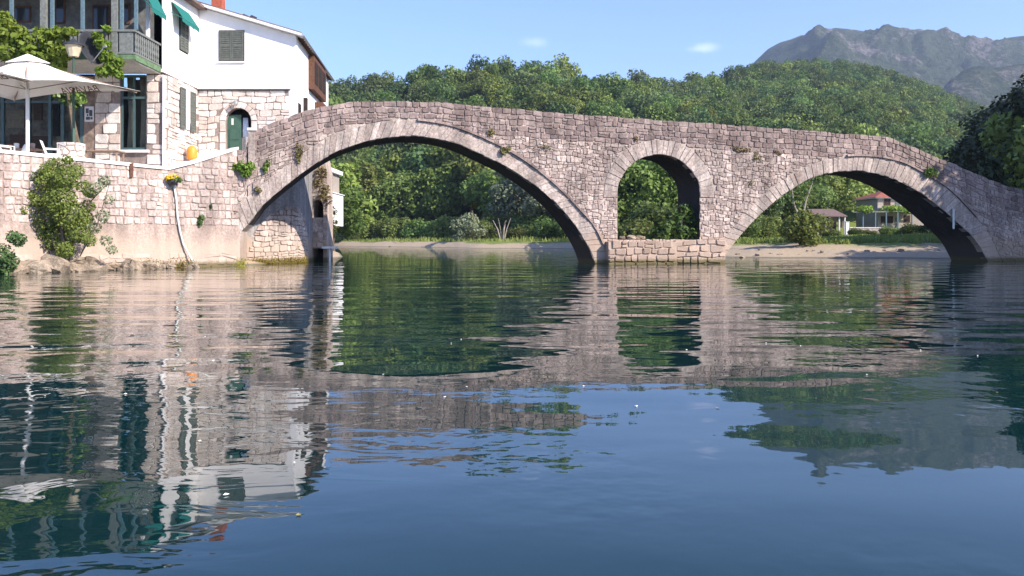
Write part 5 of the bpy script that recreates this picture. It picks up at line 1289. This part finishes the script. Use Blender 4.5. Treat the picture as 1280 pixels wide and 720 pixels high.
def tree(kind, px, Y, h, label, group, wide=1.0, zoff=0):
    x = (px - 640) / F * Y; cm, tm = R.choice(SPEC[kind]); o = bpy.data.objects.new(WORD[kind], None); COL.objects.link(o)
    o.location = (x, Y, ground_z(x, Y) - .1 + zoff); o.scale = (h * wide, h * wide, h); o.rotation_euler.z = R.uniform(0, 6.28)
    mesh_obj('crown', cm, parent=o); mesh_obj('trunk', tm, parent=o)
    return tag(o, label, 'shrub' if 'shrub' in kind else 'tree', group)
gA = 'trees on the far bank behind the tall arch'
for px, Y, h, kd in ((428, 190, 15, 'broad'), (446, 188, 19, 'light'), (466, 196, 18, 'broad'), (487, 200, 20, 'light'), (500, 190, 16, 'broad'), (514, 205, 24, 'dark'), (535, 200, 21, 'dark'), (548, 188, 17, 'light'), (566, 196, 20, 'light'), (590, 190, 20, 'broad'), (606, 182, 18, 'light'), (622, 175, 17, 'broad'), (700, 160, 13, 'light'), (722, 155, 12, 'broad'), (745, 150, 12, 'broad'), (640, 195, 21, 'broad'), (675, 190, 20, 'dark'), (410, 185, 17, 'broad'), (393, 180, 16, 'broad')):
    tree(kd, px, Y, h, {'broad': 'mid green broadleaf tree on the far bank seen through the tall arch', 'light': 'yellow green broadleaf tree on the far bank seen through the tall arch', 'dark': 'dark green broadleaf tree on the far bank seen through the tall arch'}[kd], gA, R.uniform(.9, 1.2))
for px, Y, h in ((652, 160, 17), (684, 150, 13), (668, 168, 15)): tree('willow', px, Y, h, 'grey green willow on the far bank seen through the tall arch', gA, 1.1)
for px, Y, h in ((440, 183, 5.5), (462, 184, 6), (482, 182, 5), (500, 180, 6), (523, 176, 5.5), (545, 172, 5), (560, 168, 6), (604, 152, 4.5), (690, 141, 4.5), (715, 138, 5), (735, 136, 4), (612, 158, 5), (640, 156, 6), (658, 152, 5.5), (676, 150, 6), (700, 148, 5.5), (648, 146, 3), (668, 143, 2.6), (620, 150, 3.2)):
    tree('shrub', px, Y, h, 'low green shrub along the far bank seen through the tall arch', gA, 1.2)
tree('grey_shrub', 584, 146, 5.2, 'round grey green shrub at the far water edge below the tall arch', None, 1.0)
st = P(628, 0, 142); tk = thing('bare_tree', (st.x, 142, ground_z(st.x, 142)), 'pale bare multi-stemmed tree trunk on the far bank under the tall arch', 'tree'); b_ = MB()
for k in range(5): a = R.uniform(-1.3, 1.3); b_.tube([(st.x + a * .2, 142, ORG[tk].z - .2), (st.x + a * .7, 142 + R.uniform(-.4, .4), ORG[tk].z + 2), (st.x + a * 1.4, 142 + R.uniform(-1, 1), ORG[tk].z + R.uniform(3.0, 4.2))], [.13, .09, .04], 7)
b_.build('trunk', 'pale_bark', tk)
gB = 'trees seen through the small arch'
for px, Y, h, kd in ((770, 104, 11, 'light'), (790, 112, 12, 'broad'), (812, 104, 11, 'light'), (835, 116, 13, 'broad'), (858, 108, 12, 'dark'), (885, 112, 11, 'broad'), (825, 140, 17, 'broad'), (795, 145, 17, 'dark'), (860, 150, 18, 'broad')):
    tree(kd, px, Y, h, {'broad': 'mid green tree behind the small round arch', 'light': 'bright green tree behind the small round arch', 'dark': 'dark green tree behind the small round arch'}[kd], gB, 1.1)
for px, Y, h in ((778, 86, 4.5), (800, 84, 4), (826, 88, 5), (850, 86, 4.5)): tree('shrub', px, Y, h, 'green shrub behind the sill of the small round arch', gB, 1.2)
gC = 'trees behind the meadow beyond the low wide arch'
for px, Y, h, kd in ((912, 118, 10, 'dark'), (935, 128, 11, 'broad'), (958, 122, 10, 'dark'), (980, 132, 11, 'broad'), (1003, 138, 11, 'broad'), (1030, 146, 12, 'light'), (1052, 150, 13, 'light'), (1078, 155, 13, 'broad'), (1104, 160, 13, 'light'), (1132, 160, 13, 'broad'), (1160, 158, 13, 'dark'), (1185, 155, 13, 'broad'), (900, 100, 8, 'broad')):
    tree(kd, px, Y, h, {'broad': 'mid green tree behind the meadow beyond the low wide arch', 'light': 'yellow green tree behind the farmhouse beyond the low wide arch', 'dark': 'dark green tree beside the meadow beyond the low wide arch'}[kd], gC, 1.15)
for px, Y, h in ((925, 86, 3), (946, 88, 2.6), (962, 90, 3.2), (940, 100, 4), (985, 95, 3)): tree('shrub', px, Y, h, 'low green shrub at the meadow edge beyond the low wide arch', gC, 1.3)
for px, Y, h in ((1072, 114, 1.7), (1088, 112, 1.4), (1112, 113, 1.9), (1126, 110, 1.5), (1143, 108, 2.2), (1040, 112, 1.6), (1160, 100, 2.0), (1175, 92, 1.8)): tree('shrub', px, Y, h, 'small shrub in the meadow in front of the farmhouse', gC, 1.3)
tree('shrub', 1006, 69, 3.4, 'dense round bush on the gravel beach beyond the low wide arch', None, 1.0)
sx = P(1003, 0, 70).x; sl_ = thing('slender_tree', (sx, 70, ground_z(sx, 70)), 'slender pale-stemmed tree leaning over the round bush on the beach', 'tree'); z0 = ORG[sl_].z; b_ = MB()
b_.tube([(sx, 70, z0 - .2), (sx - .1, 70, z0 + 2), (sx + .4, 70.2, z0 + 3.8), (sx + 1.2, 70.3, z0 + 6)], [.14, .11, .08, .03], 7); b_.tube([(sx - .05, 70, z0 + 1.8), (sx - .7, 70, z0 + 3.4), (sx - .9, 70.1, z0 + 5.2)], [.09, .07, .03], 7); b_.build('trunk', 'pale_bark', sl_)
v, lr = leaf_arrays([(sx + 1.1, 70.3, z0 + 5.6, 1.1, .9, .8), (sx - .8, 70, z0 + 5, .9, .8, .8), (sx + .3, 70.4, z0 + 4.6, .9, .8, .6), (sx - .4, 70, z0 + 3.6, .7, .6, .5)], 500, .11, 71, .3); mesh_obj('crown', quads_mesh('crown', v - np.array(ORG[sl_]), lr, 'leaf_light'), parent=sl_)
gD = 'trees on the right bank beyond the bridge'
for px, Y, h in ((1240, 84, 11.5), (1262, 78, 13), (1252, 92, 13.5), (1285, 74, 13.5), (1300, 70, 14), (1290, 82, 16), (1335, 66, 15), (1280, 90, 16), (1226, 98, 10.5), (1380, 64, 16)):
    tree('shade_dark', px, Y, h, 'tree with leaves coloured dark as if in shade behind the descending end of the parapet', gD, 1.15)
tree('light', 1296, 66, 11.5, 'bright green tree standing behind the end of the bridge', None, .9)
gE = 'tall trees on the near right bank'
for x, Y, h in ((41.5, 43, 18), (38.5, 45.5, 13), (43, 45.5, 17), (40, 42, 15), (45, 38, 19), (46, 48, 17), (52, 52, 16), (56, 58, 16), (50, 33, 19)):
    tree('shade_dark', 640 + F * x / Y, Y, h, 'tall dark tree on the near right bank shading the bridge end', gE, 1.1)
#--FAR--
# ------------------------------------------------------------------ farmhouse, shed and pergola beyond the meadow
YH = 128.0; hx = lambda p: P(p, 0, YH).x; hz_ = lambda y: P(0, y, YH).z
fz = min(ground_z(hx(1060), YH - 1), ground_z(hx(1140), YH - 1)) - .2
farm = thing('farmhouse', (hx(1120), YH + 3, fz), 'cream two storey farmhouse with red roof beyond the meadow', 'house')
mF = lambda u, v, w_: Vector((u, YH - w_, v))
x0, x1, zt = hx(1097), hx(1166), hz_(247)
b_ = MB(); b_.box(x0, x1, YH, YH + 8, fz, zt); b_.build('wall', 'cream_wall', farm)
b_ = MB(); b_.prism([(x0 - .5, YH - .5, zt - .1), (x0 - .5, YH + 8.5, zt - .1), (x0 - .5, YH + 8.5, zt + .02), (x0 + 2.2, YH + 4, zt + 1.7), (x0 + 2.2, YH + 4, zt + 1.7)][:3] + [(x0 - .5, YH - .5, zt + .02)], (x1 - x0 + 1, 0, 0)); b_.build('eaves', 'white_paint', farm)
b_ = MB(); b_.add([(x0 - .6, YH - .6, zt + .03), (x1 + .6, YH - .6, zt + .03), (x1 + .6, YH + 8.6, zt + .03), (x0 - .6, YH + 8.6, zt + .03), (x0 + 3, YH + 4, zt + 1.5), (x1 - 3, YH + 4, zt + 1.5)], [(0, 1, 5, 4), (1, 2, 5), (2, 3, 4, 5), (3, 0, 4), (0, 3, 2, 1)]); b_.build('roof', 'roof_tile', farm)
def fwin(a, b2, c, d, mat='brown_wood', dark='dark_interior'):
    f_ = rect(mF, hx(a), hx(b2), hz_(d), hz_(c), .003, .08).build('window', mat, farm); w2 = hx(b2) - hx(a); h2 = hz_(c) - hz_(d)
    for k in (0, 1): rect(mF, hx(a) + w2 * (.06 + .47 * k), hx(a) + w2 * (.47 + .47 * k), hz_(d) + .1, hz_(c) - .1, .08, .09).build('pane', dark, f_)
fwin(1105, 1113, 248, 257); fwin(1130, 1138, 248, 257); fwin(1101, 1107.5, 270, 279); fwin(1109, 1116, 270, 279); fwin(1130, 1137.5, 269, 278)
rect(mF, hx(1119), hx(1124.5), hz_(262), hz_(246.5), .003, .06).build('balcony_door', 'shutter_green', farm); rect(mF, hx(1119), hx(1123), fz + .2, hz_(272), .003, .06).build('door', 'shutter_green', farm)
rect(mF, hx(1096), hx(1142), hz_(262), hz_(260), .003, 1.5).build('balcony', 'coping', farm)
pg_ = thing('vine_pergola', (hx(1118), YH - 3, fz), 'vine covered pergola along the front of the farmhouse', 'pergola')
for p in (1065, 1080, 1093, 1107, 1124, 1140): b_ = MB(); b_.box(hx(p) - .08, hx(p) + .08, YH - 4.1, YH - 3.94, fz - .2, hz_(266)); b_.build('post', 'blue_wood', pg_)
b_ = MB(); b_.box(hx(1062), hx(1146), YH - 4.15, YH - 3.9, hz_(266), hz_(264.8)); b_.box(hx(1062), hx(1146), YH - 1.2, YH - 1.0, hz_(266), hz_(264.8)); b_.build('beam', 'grey_wood', pg_)
v, lr = leaf_arrays([(hx(p), YH - 3 + R.uniform(-.8, .8), hz_(264) + R.uniform(-.1, .4), 1.1, 1.3, .45) for p in list(range(1098, 1146, 6)) + [1066, 1072, 1070]], 1600, .18, 91, .4); mesh_obj('foliage', quads_mesh('foliage', v - np.array(ORG[pg_]), lr, 'leaf_vine'), parent=pg_)
YS = 122.0; sxx = lambda p: P(p, 0, YS).x; szz = lambda y: P(0, y, YS).z; gz = ground_z(sxx(1040), YS)
shed = thing('open_shed', (sxx(1038), YS + 2, gz), 'open fronted shed with brown tiled roof beside the farmhouse', 'shed')
b_ = MB(); b_.add([(sxx(1019), YS - .4, szz(271)), (sxx(1058), YS - .4, szz(271)), (sxx(1055), YS + 4, szz(261)), (sxx(1021), YS + 4, szz(261)), (sxx(1019), YS - .4, szz(271) + .12), (sxx(1058), YS - .4, szz(271) + .12), (sxx(1055), YS + 4, szz(261) + .12), (sxx(1021), YS + 4, szz(261) + .12)], [(0, 3, 2, 1), (4, 5, 6, 7), (0, 1, 5, 4), (1, 2, 6, 5), (2, 3, 7, 6), (3, 0, 4, 7)]); b_.build('roof', 'old_roof', shed)
b_ = MB(); b_.box(sxx(1020), sxx(1057), YS + 3.5, YS + 3.7, gz - .3, szz(262)); b_.build('back_wall', 'dark_interior', shed); b_ = MB(); b_.box(sxx(1020), sxx(1021), YS, YS + 3.5, gz - .3, szz(270)); b_.build('side_wall', 'cream_wall', shed)
for p in (1022, 1032, 1049, 1056): b_ = MB(); b_.box(sxx(p) - .09, sxx(p) + .09, YS - .1, YS + .1, gz - .3, szz(271)); b_.build('post', 'paper', shed)
b_ = MB(); b_.box(sxx(1032), sxx(1049), YS - .02, YS + .05, gz - .2, gz + .55); b_.build('low_panel', 'cream_wall', shed)
gw = ground_z(sxx(1060), 118); b_ = MB(); b_.box(P(1057.5, 0, 118).x, P(1061.5, 0, 118).x, 118, 118.4, gw - .3, P(0, 277.5, 118).z); b_.box(P(1057, 0, 118).x, P(1062, 0, 118).x, 117.95, 118.45, P(0, 277.5, 118).z, P(0, 277, 118).z); tag(b_.build('gate_pillar', 'white_paint'), 'white gate pillar between the shed and the low garden wall', 'pillar')
gw2 = thing('garden_wall', (P(1084, 0, 119).x, 119, gw - .2), 'low pale garden wall in front of the farmhouse', 'wall')
b_ = MB(); b_.box(P(1062.2, 0, 119).x, P(1106, 0, 119).x, 119, 119.3, gw - .4, P(0, 285, 119).z); b_.build('wall_body', 'quay_stone', gw2); b_ = MB(); b_.box(P(1062.2, 0, 119).x, P(1106, 0, 119).x, 118.95, 119.35, P(0, 285, 119).z, P(0, 284, 119).z); b_.build('wall_coping', 'coping', gw2)
# white house up the left bank
wh = thing('white_outbuilding', (-17, 75, 3), 'small white building half hidden on the left bank behind the buttress', 'building')
e1 = P(429, 0, 78).x
b_ = MB(); b_.box(-21, e1, 72, 78, 2.5, P(0, 240, 72).z); b_.build('wall', 'white_wall', wh); b_ = MB(); b_.box(-21.3, e1 + .1, 71.6, 78.3, P(0, 240, 72).z, P(0, 239, 72).z); b_.build('roof', 'white_paint', wh)
b_ = MB(); b_.box(-20, P(424, 0, 78).x, 74, 78, P(0, 239, 72).z, P(0, 214, 74).z); b_.build('upper_wall', 'cream_wall', wh); b_ = MB(); b_.prism([(-20.3, 73.2, P(0, 214, 73).z), (P(428, 0, 78).x, 73.2, P(0, 214, 73).z), (P(428, 0, 78).x, 73.2, P(0, 209, 73).z), (-20.3, 73.2, P(0, 203, 73).z)], (0, 5, 0)); b_.build('upper_roof', 'white_paint', wh)
rect(lambda u, v_, w_: Vector((u, 72 - w_, v_)), e1 - 1.2, e1 - .4, 3.3, 4.6, .003, .05).build('window', 'dark_interior', wh)
gF = 'trees on the left bank beyond the house'
for x, y, h, kd in ((-17.5, 84, 8, 'broad'), (-19, 90, 11, 'light'), (-22, 80, 12, 'broad'), (-15.4, 68.5, 4.2, 'broad'), (-25, 100, 13, 'dark')): tree(kd, 640 + F * x / y, y, h, 'leafy tree by the small white building on the left bank', gF, 1.0)
# rowing boats drawn up on the far bank
for k, (px, Y) in enumerate(((437, 181), (444, 179))):
    x = P(px, 0, Y).x; bo = thing('rowing_boat', (x, Y, .25), ['white rowing boat drawn up on the far bank, nearer the house side', 'white rowing boat on the far bank, nearer the open shore'][k], 'boat', 'boats on the far bank')
    hull = MB(); vs = []
    for i in range(9):
        t = i / 8 * 2 - 1; wdt = .62 * (1 - abs(t) ** 2.4); zz_ = .12 * t * t
        vs += [(x + t * 1.8, Y - wdt, .75 + zz_), (x + t * 1.8, Y - wdt * .6, .3 + zz_), (x + t * 1.8, Y + wdt * .6, .3 + zz_), (x + t * 1.8, Y + wdt, .75 + zz_)]
    hull.add(vs, [(4 * i + j, 4 * i + j + 1, 4 * i + j + 5, 4 * i + j + 4) for i in range(8) for j in range(3)]); ho = hull.build('hull', 'white_paint', bo); sm = ho.modifiers.new('thick', 'SOLIDIFY'); sm.thickness = .05
    b_ = MB(); b_.box(x - .15, x + .15, Y - .5, Y + .5, .62, .66); b_.build('thwart', 'wood_table', bo)

# ------------------------------------------------------------------ grass and beach stones
def grass(name, n_, region, hmin, hmax, label, seed):
    g = np.random.default_rng(seed); px = g.uniform(region[0], region[1], n_); Yv = np.sqrt(g.uniform(region[2] ** 2, region[3] ** 2, n_)); x = (px - 640) / F * Yv
    z = hgt(x, Yv); d = sdist(x, Yv, L1); nzv = np.array([mnoise.noise(Vector((a * .22, b2 * .22, 1.5))) for a, b2 in zip(x, Yv)])
    ok = (z > .93 + nzv * .25) & (d > 2) & (z < 9); x, Yv, z, nzv = x[ok], Yv[ok], z[ok], nzv[ok]; m_ = len(x)
    h_ = g.uniform(hmin, hmax, m_) * (1 + .8 * nzv); a = g.uniform(0, 6.28, m_); w_ = .05 + .05 * g.random(m_); lx, ly = g.normal(0, .16, m_), g.normal(0, .16, m_)
    c, s = np.cos(a) * w_, np.sin(a) * w_
    v = np.stack([np.stack([x - c, Yv - s, z - .05], -1), np.stack([x + c, Yv + s, z - .05], -1), np.stack([x + c * .3 + lx, Yv + s * .3 + ly, z + h_], -1), np.stack([x - c * .3 + lx, Yv - s * .3 + ly, z + h_], -1)], 1).reshape(-1, 3)
    o = mesh_obj(name, quads_mesh(name, v, np.clip(.5 + nzv * .6 + g.normal(0, .2, m_), 0, 1), 'grass_blade')); return tag(o, label, 'grass', kind='stuff')
grass('grass', 70000, (895, 1240, 60, 125), .10, .42, 'rough meadow grass above the gravel beach', 3)
grass('grass', 24000, (395, 780, 120, 200), .25, .7, 'tall grass along the far bank', 4)
for k in range(26):
    px = R.uniform(905, 1190); Y = R.uniform(60, 67); x = P(px, 0, Y).x; z = ground_z(x, Y)
    if z < -.1 or z > .5: continue
    s = R.uniform(.15, .5); o = rock_mesh(120 + k, 8, 6).build('beach_stone', 'rock'); o.location = (x, Y, z + s * .1); o.scale = (s, s * .8, s * .5); o.rotation_euler.z = R.uniform(0, 6)
    tag(o, 'small pale stone on the gravel beach beyond the low wide arch', 'stone', 'stones on the gravel beach')
for k in range(30):
    px = R.uniform(420, 735); Y = {0: 182, 1: 160, 2: 138}[0 if px < 470 else 1 if px < 545 else 2] + R.uniform(-4, 4); x = P(px, 0, Y).x; z = ground_z(x, Y)
    if z < -.1 or z > .6: continue
    s = R.uniform(.3, .8); o = rock_mesh(150 + k, 8, 6).build('bank_stone', 'rock'); o.location = (x, Y, z + s * .1); o.scale = (s * 1.4, s * .8, s * .5)
    tag(o, 'pale stone at the water edge of the far bank below the tall arch', 'stone', 'stones on the far bank')

for k in range(26):
    Y = R.uniform(3.4, 11); px = R.uniform(60, 1250); x = P(px, 0, Y).x; s = R.uniform(.005, .012); b_ = MB(); a = R.uniform(0, 6.28)
    pts_ = [(x + s * math.cos(a + t) * (1.6 if i % 2 else .7), Y + s * math.sin(a + t) * (1.6 if i % 2 else .7), .004 + .003 * (i % 2)) for i, t in enumerate(np.linspace(0, 5.24, 6))]
    b_.add(pts_ + [(x, Y, .012)], [(i, (i + 1) % 6, 6) for i in range(6)]); tag(b_.build('floating_leaf', R.choice(('canvas', 'leaf_dry', 'canvas'))), 'tiny pale leaf floating on the open water', 'leaf', 'leaves floating on the water')

# ------------------------------------------------------------------ haze over the valley
hz = MB(); hz.box(-2600, 4200, -70, 3300, -4, 640); hzo = hz.build('haze', 'paper'); hzo.data.materials.clear()
hm = bpy.data.materials.new('haze'); hm.use_nodes = True; hn = hm.node_tree; hn.nodes.clear()
ho_ = hn.nodes.new('ShaderNodeOutputMaterial'); hv = hn.nodes.new('ShaderNodeVolumePrincipled')
hv.inputs['Color'].default_value = (0.66, 0.80, 1.0, 1); hv.inputs['Density'].default_value = 0.00014; hv.inputs['Anisotropy'].default_value = 0.2
hn.links.new(hv.outputs[0], ho_.inputs['Volume']); hzo.data.materials.append(hm); tag(hzo, kind='stuff')
